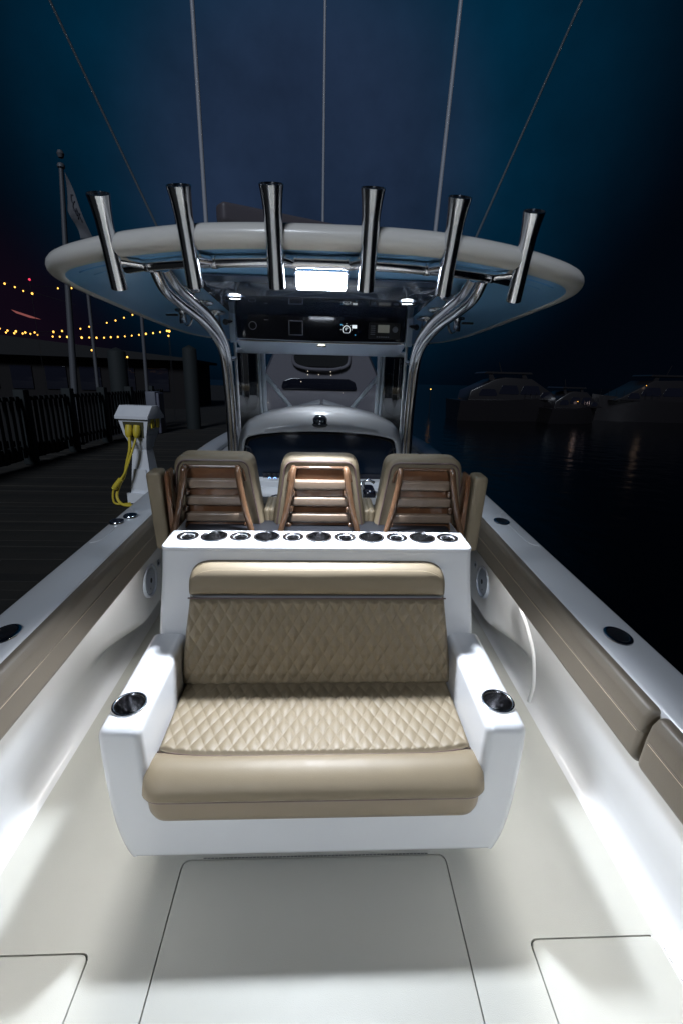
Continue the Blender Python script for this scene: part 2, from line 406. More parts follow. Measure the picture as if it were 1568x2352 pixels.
# ================================================================== REAR-FACING LOUNGE SEAT AND TACKLE CONSOLE
seat = thing('lounge_seat', 'moulded white rear-facing bench with quilted tan cushions in the middle of the cockpit', 'bench seat', (0, 1.5, 0))
# body: U-shaped shell, its front seen from the stern
hwid = [(.008, .735), (.03, .746), (.09, .763), (.17, .775), (.27, .782), (.42, .784), (.56, .781)]
outer = [(p.x, p.y) for p in spline([(w, z, 0) for z, w in hwid], 4)]
prof = [(-x, z) for x, z in outer[::-1]]
pr = outer[:-1] + rp([(.7812, .56), (.776, .672), (.622, .672), (.6125, .262), (0, .250)], [0, .050, .038, .078, 0], 9)[:-1]
poly = pr + [(-x, z) for x, z in pr[::-1]]
poly = [p for i, p in enumerate(poly) if (Vector(p) - Vector(poly[i - 1])).length > 1e-4]
def offs(poly, d):
    """move a convex outline inwards by d"""
    area = sum(p[0] * q[1] - q[0] * p[1] for p, q in zip(poly, poly[1:] + poly[:1])); sg = 1 if area > 0 else -1
    out = []; k = len(poly)
    for i in range(k):
        p, q, r = Vector(poly[i - 1]), Vector(poly[i]), Vector(poly[(i + 1) % k])
        e1 = q - p; e2 = r - q
        if e1.length < 1e-7: e1 = e2
        if e2.length < 1e-7: e2 = e1
        e1.normalize(); e2.normalize(); n1 = Vector((-e1.y, e1.x)) * sg; n2 = Vector((-e2.y, e2.x)) * sg
        m = (n1 + n2).normalized(); out.append(tuple(q + m * (d / max(.35, m.dot(n1)))))
    return out
rs_ = .034; rings = [[(x, 1.84, z) for x, z in poly]]
for k in range(9):
    t = PI / 2 * k / 8; o_ = offs(poly, rs_ * (1 - math.cos(t)))
    rings.append([(x, 1.262 + rs_ * (1 - math.sin(t)), z) for x, z in o_])
B = loft(rings, cap=False)
def strip_cap(B, y):
    """close the U-shaped end at y with a strip of quads between its outer and inner edge"""
    vs_ = [v for v in B.verts if abs(v.co.y - y) < 1e-6]; B.verts.index_update(); vs_.sort(key=lambda v: v.index); n = len(vs_); h = n // 2
    tri = tessellate_polygon([[Vector((v.co.x, v.co.z, 0)) for v in vs_]])
    for t in tri: B.faces.new([vs_[i] for i in t])
strip_cap(B, 1.84); strip_cap(B, 1.262)
body = link('bench_shell', B, GEL, seat, smooth=50)
holes = [lathe([(.0, -.1), (.0535, -.1), (.0535, .1), (0, .1)], (s * .703, 1.39, .67), (0, 0, 1), 32) for s in (-1, 1)]
cut(body, holes)
# inner floor of the seat, behind the cushion
link('seat_base', box(-.616, .616, 1.30, 1.84, .20, .27), GEL, seat)
# backrest tower
tower = []
for z, w, yf in ((.0, .73, 1.86), (.30, .745, 1.86), (.60, .752, 1.855), (.66, .752, 1.853), (.80, .732, 1.85), (.95, .708, 1.847), (1.098, .690, 1.8435)):
    ring = rp([(-w, yf), (w, yf), (w, 2.62), (-w, 2.62)], [.03, .03, .01, .01], 5)
    tower.append([(x, y, z) for x, y in ring])
link('backrest_tower', loft(tower, cap=False), GEL, seat, smooth=50)
# rack top with eleven sockets
top = link('rack_top', prism(rp([(-.692, 1.842), (.692, 1.842), (.692, 2.035), (-.692, 2.035)], [.03, .03, .01, .01], 5), 'Z', 1.094, 1.12, .010, 4), GEL, seat, smooth=50)
cups = []; cutters = []
for i in range(11):
    x = .001 + (-.602 + .1204 * i); big = i % 2 == 1
    cups.append((x, big)); cutters.append(lathe([(0, -.1), ((.052 if big else .030), -.1), ((.052 if big else .030), .06), (0, .06)], (x, 1.955, 1.10), (0, 0, 1), 28))
link('rack_shelf', box(-.68, .68, 2.036, 2.60, 1.0, 1.062), BLACK, seat)
cut(top, cutters)
def cup(c, r, depth, parent, flange=.010, name='cup_holder', n=32):
    x, y, z = c
    o = link(name, lathe([(r + flange, 0), (r + flange - .001, .003), (r + flange - .004, .0045), (r + .001, .0035), (r - .002, 0), (r - .0035, -.01), (r - .004, -depth + .006), (r - .009, -depth), (0, -depth - .001)], c, (0, 0, 1), n), STEELD, parent)
    link('cup_rim', lathe([(r + flange + .0006, .000), (r + flange, .0035), (r + flange - .004, .0052), (r + flange - .008, .004)], c, (0, 0, 1), n), STEEL, o)
    return o
for x, big in cups:
    if big: cup((x, 1.955, 1.121), .0525, .055, seat, .0085)
    else:
        o = link('rod_socket', lathe([(.0495, 0), (.049, .003), (.045, .0045), (.034, .001), (.029, -.004), (.0275, -.02), (.027, -.09), (0, -.091)], (x, 1.955, 1.121), (0, 0, 1), 30), STEELD, seat)
for s in (-1, 1): cup((s * .703, 1.39, .6735), .0535, .075, seat, .009)

# --- cushions
def quilt(x, v, hgt=.007):
    a = x / .0545 + v / .098; c = x / .0545 - v / .098
    if hgt > .009:                                # tight facets on the backrest
        ta = 1 - abs(2 * (a % 1) - 1); tc = 1 - abs(2 * (c % 1) - 1)
        return hgt * (min(ta, tc) * .45 + .55 * (ta * tc) ** .5)
    return hgt * .72 * (abs(math.sin(PI * a)) * abs(math.sin(PI * c))) ** .5
def backrest(u, v):                              # v from the bottom up
    z = .452 + .445 * v
    hw = .642 - .068 * v; x = (u * 2 - 1) * hw
    e = 1 - abs(u * 2 - 1); edge = min(1, e / .055); edge = math.sqrt(max(0, 1 - (1 - edge) ** 2))
    eb = min(1, v / .09); eb = math.sqrt(max(0, 1 - (1 - eb) ** 2)); et = min(1, (1 - v) / .03); et = math.sqrt(max(0, 1 - (1 - et) ** 2))
    d = .075 * edge * (.35 + .65 * eb) * (.80 + .20 * et)
    lean = 1.800 + .045 * v - .010 * math.sin(PI * v)
    q = quilt(x, z, .0145) * edge * sm(0, .16, v) * sm(0, .03, 1 - v)
    return (x, lean - d - q, z)
bk = link('backrest_cushion', grid(backrest, 520, 260), TAN, seat, smooth=180)
bk['label'] = 'diamond quilted tan backrest panel'
# pillow roll across the top of the backrest
rings = []; nn = 90
for i in range(nn + 1):
    u = -1 + 2 * i / nn; a = abs(u)
    tl = max(0, (a - .80) / .20)                  # rounded upper corners
    ztop = 1.056 - .085 * (1 - math.sqrt(max(0, 1 - tl ** 2.4)))
    zbot = .897
    hw = .578; x = u * hw; th = .098 * math.sqrt(max(0.0, 1 - max(0, (a - .965) / .035) ** 2))
    th = max(th, .004)
    ring = []
    for k in range(22):
        t = k / 21; z = zbot + (ztop - zbot) * t
        bul = (1 - abs(2 * t - 1) ** 3.2) ** .5 if 0 < t < 1 else 0
        ring.append((x * (1 - .012 * t), 1.862 + .01 * t - th * (.18 + .82 * bul) - .004 * t + .0015 * noise.noise(Vector((x * 6, t * 3, 1))), z))
    ring += [(x * .985, 1.865, ztop - .004), (x * .985, 1.865, zbot)]
    rings.append(ring)
pil = link('backrest_pillow', loft(rings), TAN, seat, smooth=60)
link('piping', tube([(-.572 + 1.144 * i / 20, 1.776, .901) for i in range(21)], .0035, 8), PIPE, pil)
link('stitching', tube([(x, 1.777, 1.039 if abs(x) < .44 else 1.039 - .075 * (1 - math.sqrt(max(0, 1 - ((abs(x) - .44) / .12) ** 2)))) for x in [-.545 + 1.09 * i / 60 for i in range(61)]], .001, 5), THREAD, pil)

def seat_top(u, v):                              # v from the front to the back
    x = (u * 2 - 1) * .618; y = 1.335 + .410 * v + .034 * (abs(u * 2 - 1) ** 7) * (1 - v)
    e = 1 - abs(u * 2 - 1); edge = math.sqrt(max(0, 1 - (1 - min(1, e / .04)) ** 2))
    z = .435 + .036 * edge + .010 * (1 - v) * edge
    q = quilt(x, y, .0085) * edge * sm(0, .05, v)
    z -= .010 * (1 - sm(0, .035, v))
    dimple = .010 * math.exp(-((x - .28) / .05) ** 2 - ((y - 1.52) / .12) ** 2) * .6
    return (x, y, z + q - dimple)
st = link('seat_cushion', grid(seat_top, 460, 170), TAN, seat, smooth=180); st['label'] = 'diamond quilted tan seat panel'
# front roll and lower band, ends rounded in plan
def endshape(a):                                 # pull-back toward the ends
    t = max(0, (a - .86) / .14); return 1 - math.sqrt(max(0, 1 - t ** 2.6))
roll = [(1.337, .462), (1.331, .476), (1.315, .486), (1.290, .489), (1.262, .484), (1.232, .468), (1.210, .445), (1.198, .424), (1.197, .408), (1.206, .393), (1.213, .388)]
band = [(1.2145, .387), (1.211, .360), (1.212, .31), (1.220, .283), (1.236, .268), (1.27, .262)]
rings = []; rings2 = []
for i in range(121):
    u = -1 + 2 * i / 120; a = abs(u); e = endshape(a); x = u * .645
    w = .002 * noise.noise(Vector((x * 5, 2, 0)))
    rings.append([(x, y + e * .085 * max(0, 1.335 - y) / .15 + (.034 * a ** 7 if y > 1.32 else 0), z - e * .05 * (1 if z > .42 else .35) + (w if .38 < z < .47 else 0)) for y, z in roll] + [(x, 1.337, .40)])
    rings2.append([(x * .985, y + e * .085, z - e * .012 * (z > .33) + (e * .05 if z < .30 else 0)) for y, z in band] + [(x * .985, 1.34, .275), (x * .985, 1.34, .40)])
fr = link('front_roll', loft(rings), TAN, seat, smooth=60)
link('lower_band', loft(rings2), TANB, seat, smooth=60)
pp = []
for i in range(81):
    u = -1 + 2 * i / 80; e = endshape(abs(u)); pp.append((u * .644, 1.2085 + e * .085, .3895 - e * .018))
link('piping', tube(pp, .0036, 8), PIPE, fr)
link('stitching', tube([(x, y - .003, z + .010) for x, y, z in pp[3:-3]], .001, 5), THREAD, fr)
link('piping', tube([(u / 40 * .617, 1.335 + .034 * abs(u / 40) ** 7,   .470 - .012 * max(0, (abs(u) - 36) / 4)) for u in range(-40, 41)], .0030, 8), PIPE, fr)
# seat scaled about the camera; recessed block added under the raised module
link('support_block', box(-.60, .60, 1.42, 2.5, -.102, .02, .02), GEL, seat)  # added support, fills the gap between the raised seat and the deck
seat.scale = (.95, .95, .95); seat.location = (0, 1.425, .098)  # scale and raise together equal a scaling about the camera position
# ================================================================== HELM CHAIRS
def mkchair():
    c = thing('helm_chair', 'middle of the three tan and teak helm chairs behind the rack of cups', 'helm chair', (0, 2.2, .45), 'helm chairs in a row')
    def trap(dw, z0, z1, r, tw=.184, bw=.256, n=7):
        return rp([(-bw + dw, z0), (-tw + dw, z1), (tw - dw, z1), (bw - dw, z0)], [r * .5, r, r, r * .5], n)
    sh = prism(trap(0, .92, 1.452, .065), 'Y', 2.155, 2.30, .030, 5)
    link('back_cushion', sh, TAN, c, smooth=60)
    link('cushion_piping', tube([(x, 2.150, z) for x, z in trap(.020, .96, 1.432, .055)], .0042, 8, closed=True), PIPE, c)
    link('back_frame', tube([(x, 2.146, z) for x, z in rp([(-.152, 1.335), (-.140, 1.404), (.140, 1.404), (.152, 1.335)], [0, .04, .04, 0], 7)], .0075, 10), WOODT, c)
    link('back_panel', prism(trap(.064, .94, 1.400, .045), 'Y', 2.148, 2.156, .003, 2), WOOD, c)
    zt = 1.345
    for k in range(5):                            # padded rolls across the back, dark varnished grooves between
        z0 = zt - k * .086; hwk = .184 + (.256 - .184) * (1.452 - z0) / .53 - .070
        pr_ = rp([(2.146, z0 - .050), (2.126, z0 - .046), (2.126, z0 - .004), (2.146, z0)], [0, .010, .010, 0], 4)
        link('back_roll', prism(pr_, 'X', -hwk, hwk, .008, 3), ROLLM, c, smooth=60)
        for s in (-1, 1):
            lo = rp([(s * (hwk - .012), z0 - .082), (s * (hwk + .017), z0 - .082), (s * (hwk + .015), z0 - .046), (s * (hwk - .012), z0 - .046)], .015, 5)
            link('loop_pad', prism(lo, 'Y', 2.118, 2.147, .008, 3), WOODT, c, smooth=60)
    for s in (-1, 1):
        pts = spline([(s * .124, 2.130, 1.405), (s * .126, 2.105, 1.395), (s * .135, 2.092, 1.33), (s * .160, 2.075, 1.20), (s * .192, 2.058, 1.08), (s * .21, 2.05, .98)], 6)
        rr_ = [.0155] * len(pts); rr_[0] = .012
        link('back_tube', tube(pts, rr_, 14), WOODT, c)
    link('seat_cushion', box(-.225, .225, 2.28, 2.72, .93, 1.03, .035, 4), TAN, c)
    link('seat_pedestal', lathe([(.16, 0), (.15, .03), (.06, .06), (.05, .44), (.12, .50), (.0, .50)], (0, 2.45, .44), (0, 0, 1), 20), STEEL, c)
    link('side_pad', box(.225, .262, 2.20, 2.42, 1.03, 1.17, .018, 4), TAN, c)
    link('side_pad', box(-.262, -.225, 2.20, 2.42, 1.03, 1.17, .018, 4), TAN, c)
    return c
ch = mkchair()
chairs = {0: ch}
for s, lab in ((-1, 'left helm chair, tan with teak tubes, raised armrest on its dockside edge'), (1, 'right helm chair, tan with teak tubes, raised armrest on its water side')):
    c = copy_tree(ch); c['label'] = lab; chairs[s] = c
    bx = Vector((s * .512, 2.2, .45)); c.location = bx; c['base'] = tuple(bx)
    # raised armrest pad, leaning outboard
    pr_ = rp([(-.033, -.22), (.033, -.22), (.034, .17), (-.034, .17)], [.018, .018, .024, .024], 6)
    B = prism(pr_, 'Y', 2.06, 2.16, .014, 4)
    for v in B.verts:
        z = v.co.z; v.co.x = s * (.765 + .012 * (z + .2)) + v.co.x + s * -.05 * max(0, -(z + .02)) ** 1.3; v.co.z = 1.222 + z
    link('armrest', B, TAN, c, smooth=60)
    P2 = [(-.026, -.27), (-.010, -.1), (-.008, .15), (-.016, .175), (-.026, .165), (-.028, 0), (-.055, -.22), (-.085, -.29)]
    B = prism([(s * (x + .755 - .03), 1.222 + z) for x, z in P2], 'Y', 2.058, 2.15, .003, 2)
    link('armrest_panel', B, WOOD, c, smooth=60)
link('tackle_hull_pad', box(-.66, .66, 2.05, 2.08, 1.0, 1.06), HOLE, seat)
for s in (-1, 1):
    for x in (.255,):
        pin = link('chair_pin', lathe([(.006, 0), (.006, .05), (.009, .055), (.0, .062)], (s * x, 2.06, 1.05), (0, 0, 1), 12), STEEL, seat)
# ================================================================== HELM CONSOLE
con = thing('helm_console', 'white helm console with wide dark glass dash and black compass on its hood', 'helm console', (0, 3.3, 0))
link('console_body', prism(rp([(-.60, 3.02), (.60, 3.02), (.55, 4.05), (-.55, 4.05)], .06, 5), 'Z', 0, 1.08, .01, 2), GEL, con)
link('helm_shelf', box(-.56, .56, 2.60, 3.10, .985, 1.035, .015), GEL, con)
arch_o = [(-.600, 1.02), (-.590, 1.20), (-.562, 1.36), (-.535, 1.425), (-.49, 1.462), (-.38, 1.500), (-.20, 1.535), (0, 1.546)]
arch_i = [(-.540, 1.02), (-.535, 1.20), (-.515, 1.32), (-.497, 1.357), (-.46, 1.374), (-.36, 1.392), (-.20, 1.406), (0, 1.411)]
def full(a): return [tuple(p) for p in spline([(x, z, 0) for x, z in a] + [(-x, z, 0) for x, z in a[-2::-1]], 5)]
O_ = full(arch_o); I_ = full(arch_i)
rings = [[(x, 3.12, z) for x, z, _ in I_], [(x, 3.075, z + .004) for x, z, _ in I_], [(x + .006 * (1 if x > 0 else -1 if x < 0 else 0), 3.068, z + .014) for x, z, _ in I_],
         [(x * .5 + x2 * .5, 3.085, (z + z2) / 2 - .006) for (x, z, _), (x2, z2, _) in zip(I_, O_)],
         [(x * .992, 3.14, z - .014) for x, z, _ in O_], [(x, 3.19, z - .003) for x, z, _ in O_], [(x, 3.30, z) for x, z, _ in O_], [(x * .99, 3.8, 1.0 + (z - 1.0) * .93) for x, z, _ in O_], [(x * .96, 4.05, 1.0 + (z - 1.0) * .75) for x, z, _ in O_]]
link('dash_hood', loft(rings, closed=False), GEL, con, smooth=60)
b = bmesh.new(); vv = [b.verts.new((x * 1.01, 3.118 , z + .004)) for x, z, _ in I_]; b.faces.new(vv)
link('dash_screen', b, DASH, con, smooth=0)
link('screen_frame', tube([(x * .97, 3.112, 1.02 + (z - 1.02) * .955) for x, z, _ in I_], .004, 6), BLACK, con)
for s in (-1, 1):
    link('dash_grip', tube(spline([(s * .515, 3.10, 1.30), (s * .478, 3.075, 1.295), (s * .458, 3.07, 1.24)], 6), .007, 8), GLOSSK, con)
cmp = link('compass', lathe([(.062, 0), (.062, .012), (.055, .02), (.048, .045), (.03, .062), (0, .068)], (-.005, 3.12, 1.455), (0, -.15, 1), 28), GLOSSK, con)
link('compass_ring', lathe([(.064, .004), (.066, .012), (.060, .016)], (-.005, 3.12, 1.455), (0, -.15, 1), 28), BLACK, cmp)
for i in (-1, 0, 1): link('compass_mark', box(-.005 + i * .018 - .005, -.005 + i * .018 + .005, 3.063, 3.065, 1.478, 1.484), GREY, cmp, smooth=0)
for i, x in enumerate((-.352, -.314)):
    w = link('rocker_switch', box(x - .015, x + .015, 3.085, 3.105, 1.055, 1.112, .004, 2), BLACK, con)
    link('switch_light', ringflat(.0075, .0115, (x, 3.083, 1.078), (0, -1, 0)), BTN, w, smooth=0)
link('switch_panel', box(-.40, .42, 3.10, 3.125, 1.036, 1.115), GLOSSK, con, smooth=0)
ccp = cup((-.272, 2.80, 1.037), .034, .05, con)
# steering wheel and throttle
wh = thing('steering_wheel', 'chrome and black steering wheel showing between the middle and right chairs', 'steering wheel', (.27, 2.9, 1.02))
cw = Vector((.12, 2.84, 1.03)); q = Vector((0, 0, 1)).rotation_difference(Vector((0, -.75, .65)).normalized())
link('wheel_rim', tube([cw + q @ Vector((.175 * math.cos(2 * PI * i / 40), .175 * math.sin(2 * PI * i / 40), 0)) for i in range(40)], .013, 10, closed=True), STEEL, wh)
for i in range(3):
    a = PI / 2 + i * 2 * PI / 3
    link('spoke', tube([cw + q @ Vector((.03 * math.cos(a), .03 * math.sin(a), -.03)), cw + q @ Vector((.17 * math.cos(a), .17 * math.sin(a), 0))], .008, 8), STEEL, wh)
link('wheel_hub', lathe([(.04, -.05), (.045, -.01), (.02, 0), (0, 0)], cw, q @ Vector((0, 0, 1)), 20), BLACK, wh)
thr = thing('throttle_control', 'black binnacle throttle with chrome pins by the right chair', 'throttle', (.30, 2.75, 1.04))
link('throttle_body', box(.262, .345, 2.66, 2.82, 1.036, 1.13, .028, 4), GLOSSK, thr)
link('throttle_lever', tube([(.27, 2.73, 1.10), (.268, 2.72, 1.17), (.30, 2.715, 1.185), (.335, 2.72, 1.165)], .009, 10), STEEL, thr)
link('throttle_knob', lathe([(0, -.02), (.014, -.016), (.018, 0), (.014, .016), (0, .02)], (.338, 2.70, 1.10), (0, -1, 0), 14), STEEL, thr)

# ================================================================== HARDTOP
top_ = thing('hardtop', 'white-rimmed hardtop with pale blue underside over the helm', 'hardtop', (0, 2.9, 2.2))
half = [(0, 1.790), (.22, 1.797), (.44, 1.832), (.69, 1.925), (.90, 2.045), (1.06, 2.165), (1.155, 2.29), (1.195, 2.44), (1.205, 2.65), (1.20, 3.1), (1.19, 3.6), (1.165, 4.0), (1.08, 4.35), (.85, 4.6), (.45, 4.72), (0, 4.76)]
hp = [tuple(v) for v in spline([(x, y, 0) for x, y in half], 6)]
outl = [(x, y) for x, y, _ in hp] + [(-x, y) for x, y, _ in hp[-2:0:-1]]
def tz(y, d=0): return 2.487 - .1 * y + d
link('rim', tube([(x, y, tz(y)) for x, y in outl], .047, 16, closed=True, flat=.86), GELW, top_, smooth=60)
def scaled(k, dy=0):
    return [(x * k, 3.25 + (y - 3.25) * (1 - (1 - k) * .75)) for x, y in outl]
b = bmesh.new(); b.faces.new([b.verts.new((x, y, tz(y, -.0335))) for x, y in scaled(.985)])
link('underside', b, BLUE, top_, smooth=0)
b = bmesh.new(); b.faces.new([b.verts.new((x, y, tz(y, .032))) for x, y in scaled(.985)])
link('roof_skin', b, GELW, top_, smooth=0)
hlp = link('headliner_panel', prism(rp([(-.56, 2.16), (.56, 2.16), (.56, 3.10), (-.56, 3.10)], .05), 'Z', 0, .008, .002, 2), SLATE, top_)
for v in hlp.data.vertices:        # lay it along the sloping underside
    wy = v.co.y + 2.9; v.co.z += tz(wy, -.045)
# stepped ridge moulded in the aft underside
for r_, rad in ((.955, .010), (.915, .013)):
    pts = [(x * r_, 3.25 + (y - 3.25) * r_, tz(y, -.037)) for x, y in outl if y < 2.2]
    pts.sort(key=lambda p: p[0]); link('underside_ridge', tube(pts, rad, 8, flat=.7), BLUE, top_)
# electronics box
eb = thing('electronics_box', 'overhead electronics box with black glass instrument panel under the hardtop', 'electronics box', (0, 3.3, 2.0))
link('box_housing', prism([(3.12, 1.992), (3.12, 2.147), (3.9, 2.06), (3.9, 1.93), (3.66, 1.893), (3.45, 1.915), (3.3, 1.955)], 'X', -.565, .565, .012, 3), EBOX, eb, smooth=30)
link('box_side', box(-.575, -.535, 3.085, 3.13, 1.965, 2.165, .008), EBOX, eb); link('box_side', box(.535, .575, 3.085, 3.13, 1.965, 2.165, .008), EBOX, eb)
panel = link('instrument_panel', prism(rp([(-.53, 1.992), (-.532, 2.135), (0, 2.146), (.532, 2.135), (.53, 1.992), (0, 1.985)], [.01, .01, .3, .01, .01, .3], 5), 'Y', 3.098, 3.125, .002, 1), GLOSSK, eb)
link('valance', tube([(-.55 + 1.1 * i / 20, 3.11, 1.984 - .006 * (1 - (i / 10 - 1) ** 2)) for i in range(21)], .006, 8), STEEL, eb)
yq = 3.0955
def prt(name, bm, m): return link(name, bm, m, panel, smooth=0)
prt('dial', ringflat(.021, .0245, (-.430, yq, 2.068), (0, -1, 0)), RING)
prt('label_print', box(-.358, -.332, yq - .0006, yq, 2.102, 2.105), RING)
b = bmesh.new()
for x0, x1, z0, z1 in ((-.205, -.118, 2.100, 2.1035), (-.205, -.118, 2.018, 2.0215), (-.205, -.2015, 2.0215, 2.100), (-.1215, -.118, 2.0215, 2.100)): box(x0, x1, yq - .001, yq, z0, z1, bm=b)
prt('display_frame', b, RING)
b = bmesh.new(); n = 26                            # gauge arc, open at the bottom
for i in range(n):
    a0 = math.radians(-45 + 270 * i / n); a1 = math.radians(-45 + 270 * (i + 1) / n)
    b.faces.new([b.verts.new((.155 + r * math.cos(a), yq, 2.058 + r * math.sin(a))) for r, a in ((.0215, a0), (.0255, a0), (.0255, a1), (.0215, a1))])
box(.140, .170, yq - .0004, yq, 2.0385, 2.0405, bm=b)
for dx, dz in ((-.035, 0), (0, .035), (.035, 0), (-.025, .026), (.025, .026)): box(.155 + dx - .002, .155 + dx + .002, yq - .0004, yq, 2.058 + dz - .0015, 2.058 + dz + .0015, bm=b)
prt('gauge', b, SCRW)
prt('gauge_window', box(.190, .220, yq - .0004, yq, 2.067, 2.087), SCRW)
b = bmesh.new(); box(.118, .126, yq - .0004, yq, 2.084, 2.090, bm=b); box(.208, .215, yq - .0004, yq, 2.026, 2.031, bm=b); prt('gauge_icon', b, SCRB)
def text(txt, size, loc, m, parent, name='lettering'):
    cu = bpy.data.curves.new(name, 'FONT'); cu.body = txt; cu.size = size; cu.align_x = 'CENTER'; cu.align_y = 'CENTER'; cu.extrude = .0002
    o = bpy.data.objects.new('t', cu); COL.objects.link(o); dg = bpy.context.evaluated_depsgraph_get(); me = bpy.data.meshes.new_from_object(o.evaluated_get(dg))
    bpy.data.objects.remove(o); B = bmesh.new(); B.from_mesh(me); bpy.data.meshes.remove(me)
    bmesh.ops.rotate(B, cent=(0, 0, 0), matrix=Matrix.Rotation(PI / 2, 3, 'X'), verts=B.verts); bmesh.ops.translate(B, vec=loc, verts=B.verts)
    return link(name, B, m, parent, smooth=0)
text('0\u00b0', .022, (.156, yq - .001, 2.062), SCRW, panel)
rad = prt('radio', prism(rp([(.295, 2.008), (.295, 2.105), (.495, 2.105), (.495, 2.008)], .008, 3), 'Y', yq - .012, yq + .001, .003, 2), BLACK)
prt('radio_display', box(.352, .425, yq - .0128, yq - .0125, 2.046, 2.092), LCD)
b = bmesh.new()
for i in range(6): box(.345 + .014 * i, .355 + .014 * i, yq - .0145, yq - .0124, 2.018, 2.024, .001, 1, bm=b)
for i in range(5): box(.306, .335, yq - .0145, yq - .0124, 2.034 + .012 * i, 2.038 + .012 * i, bm=b)
lathe([(.018, 0), (.016, .008), (0, .009)], (.462, yq - .012, 2.066), (0, -1, 0), 16, bm=b)
prt('radio_buttons', b, GREY)
# spot lamps
def spotlamp(x, y, z, m, lab, power, col, r=.031, cone=68):
    t = thing('ceiling_spotlight', lab, 'spotlight', (x, y, z), 'small round spotlights under the hardtop')
    link('bezel', lathe([(r + .008, .004), (r + .007, -.003), (r, -.005), (r - .002, -.002)], (x, y, z), (0, 0, 1), 28), STEEL, t)
    link('lens', disc(r - .001, (x, y, z - .003), (0, 0, -1), 24), m, t, smooth=0)
    ld = bpy.data.lights.new('spot_beam', 'SPOT'); ld.energy = power; ld.spot_size = math.radians(cone); ld.spot_blend = .45; ld.shadow_soft_size = .03; ld.color = col
    lo = bpy.data.objects.new('spot_beam', ld); COL.objects.link(lo); lo.parent = t; lo.location = (0, 0, -.012)
spotlamp(-.44, 2.57, 2.177, SPOTE, 'left white spotlight in the dark headliner', 12, (.78, .88, 1))
spotlamp(.44, 2.57, 2.177, SPOTE, 'right white spotlight in the dark headliner', 12, (.78, .88, 1))
spotlamp(.0, 3.28, 1.956, SPOTW, 'warm spotlight under the electronics box', 10, (.86, .92, 1), .025, 150)

# ================================================================== TUBE FRAME, ROD RACK
fr_ = thing('tube_frame', 'polished bent tube frame carrying the hardtop and six upright rod holders', 'tube frame', (0, 2.6, 1.0))
rackpts = [(-.785, 2.10, 2.236), (-.652, 2.0, 2.238), (-.42, 1.905, 2.240), (-.20, 1.862, 2.242), (0, 1.852, 2.243), (.20, 1.862, 2.242), (.42, 1.905, 2.240), (.655, 2.0, 2.238), (.785, 2.10, 2.236)]
link('rack_tube', tube(spline(rackpts, 8), .0215, 14), STEEL, fr_)
for s in (-1, 1):
    main = [(.650, 2.02, 2.225), (.645, 2.10, 2.165), (.630, 2.25, 2.124), (.607, 2.5, 2.073), (.576, 2.7, 1.991), (.567, 2.82, 1.896), (.567, 2.88, 1.72), (.566, 2.9, 1.52), (.567, 2.9, 1.29), (.567, 2.9, .02)]  # path points computed from image pixels at assumed depths
    link('leg_tube', tube(spline([(s * x, y, z) for x, y, z in main], 8), .0215, 14), STEEL, fr_)
    second = [(.616, 2.05, 2.235), (.608, 2.14, 2.185), (.594, 2.29, 2.150), (.575, 2.53, 2.098), (.556, 2.74, 2.01), (.552, 2.88, 1.89), (.556, 2.945, 1.72), (.557, 2.965, 1.52), (.558, 2.965, 1.2), (.558, 2.965, .02)]
    link('leg_tube', tube(spline([(s * x, y, z) for x, y, z in second], 8), .0215, 14), STEEL, fr_)
    third = [(.655, 3.10, 2.15), (.635, 3.08, 2.05), (.605, 3.05, 1.90), (.585, 3.03, 1.5), (.575, 3.03, .02)]
    link('leg_tube', tube(spline([(s * x, y, z) for x, y, z in third], 8), .019, 14), STEEL, fr_)
    link('strut', tube([(s * .645, 2.47, 2.225), (s * .612, 2.52, 2.08)], .017, 12), STEEL, fr_)
    link('strut', tube([(s * .66, 2.80, 2.19), (s * .60, 2.78, 1.98)], .017, 12), STEEL, fr_)
    for x, y in ((.645, 2.47), (.66, 2.80), (.655, 3.10)):
        link('flange', lathe([(.020, -.03), (.026, -.018), (.055, -.010), (.060, -.004), (.060, 0)], (s * x, y, tz(y, -.036)), (0, .1, 1), 28), STEEL, fr_)
    for z in (1.86, 2.08):
        link('bracket', tube([(s * .58, 3.0, z), (s * .556, 3.12, z + .012)], .013 if z < 2 else .018, 10), STEEL, fr_)
    link('front_tube', tube([(s * .47, 3.86, 1.95), (s * .475, 4.0, 1.0)], .022, 12), ANT, fr_)
    link('front_tube', tube([(s * .505, 3.86, 1.97), (s * .50, 3.98, 1.0)], .012, 12), ANT, fr_)
    link('front_brace', tube([(s * .47, 3.93, 1.73), (s * .24, 4.05, 1.42)], .019, 12), ANT, fr_)
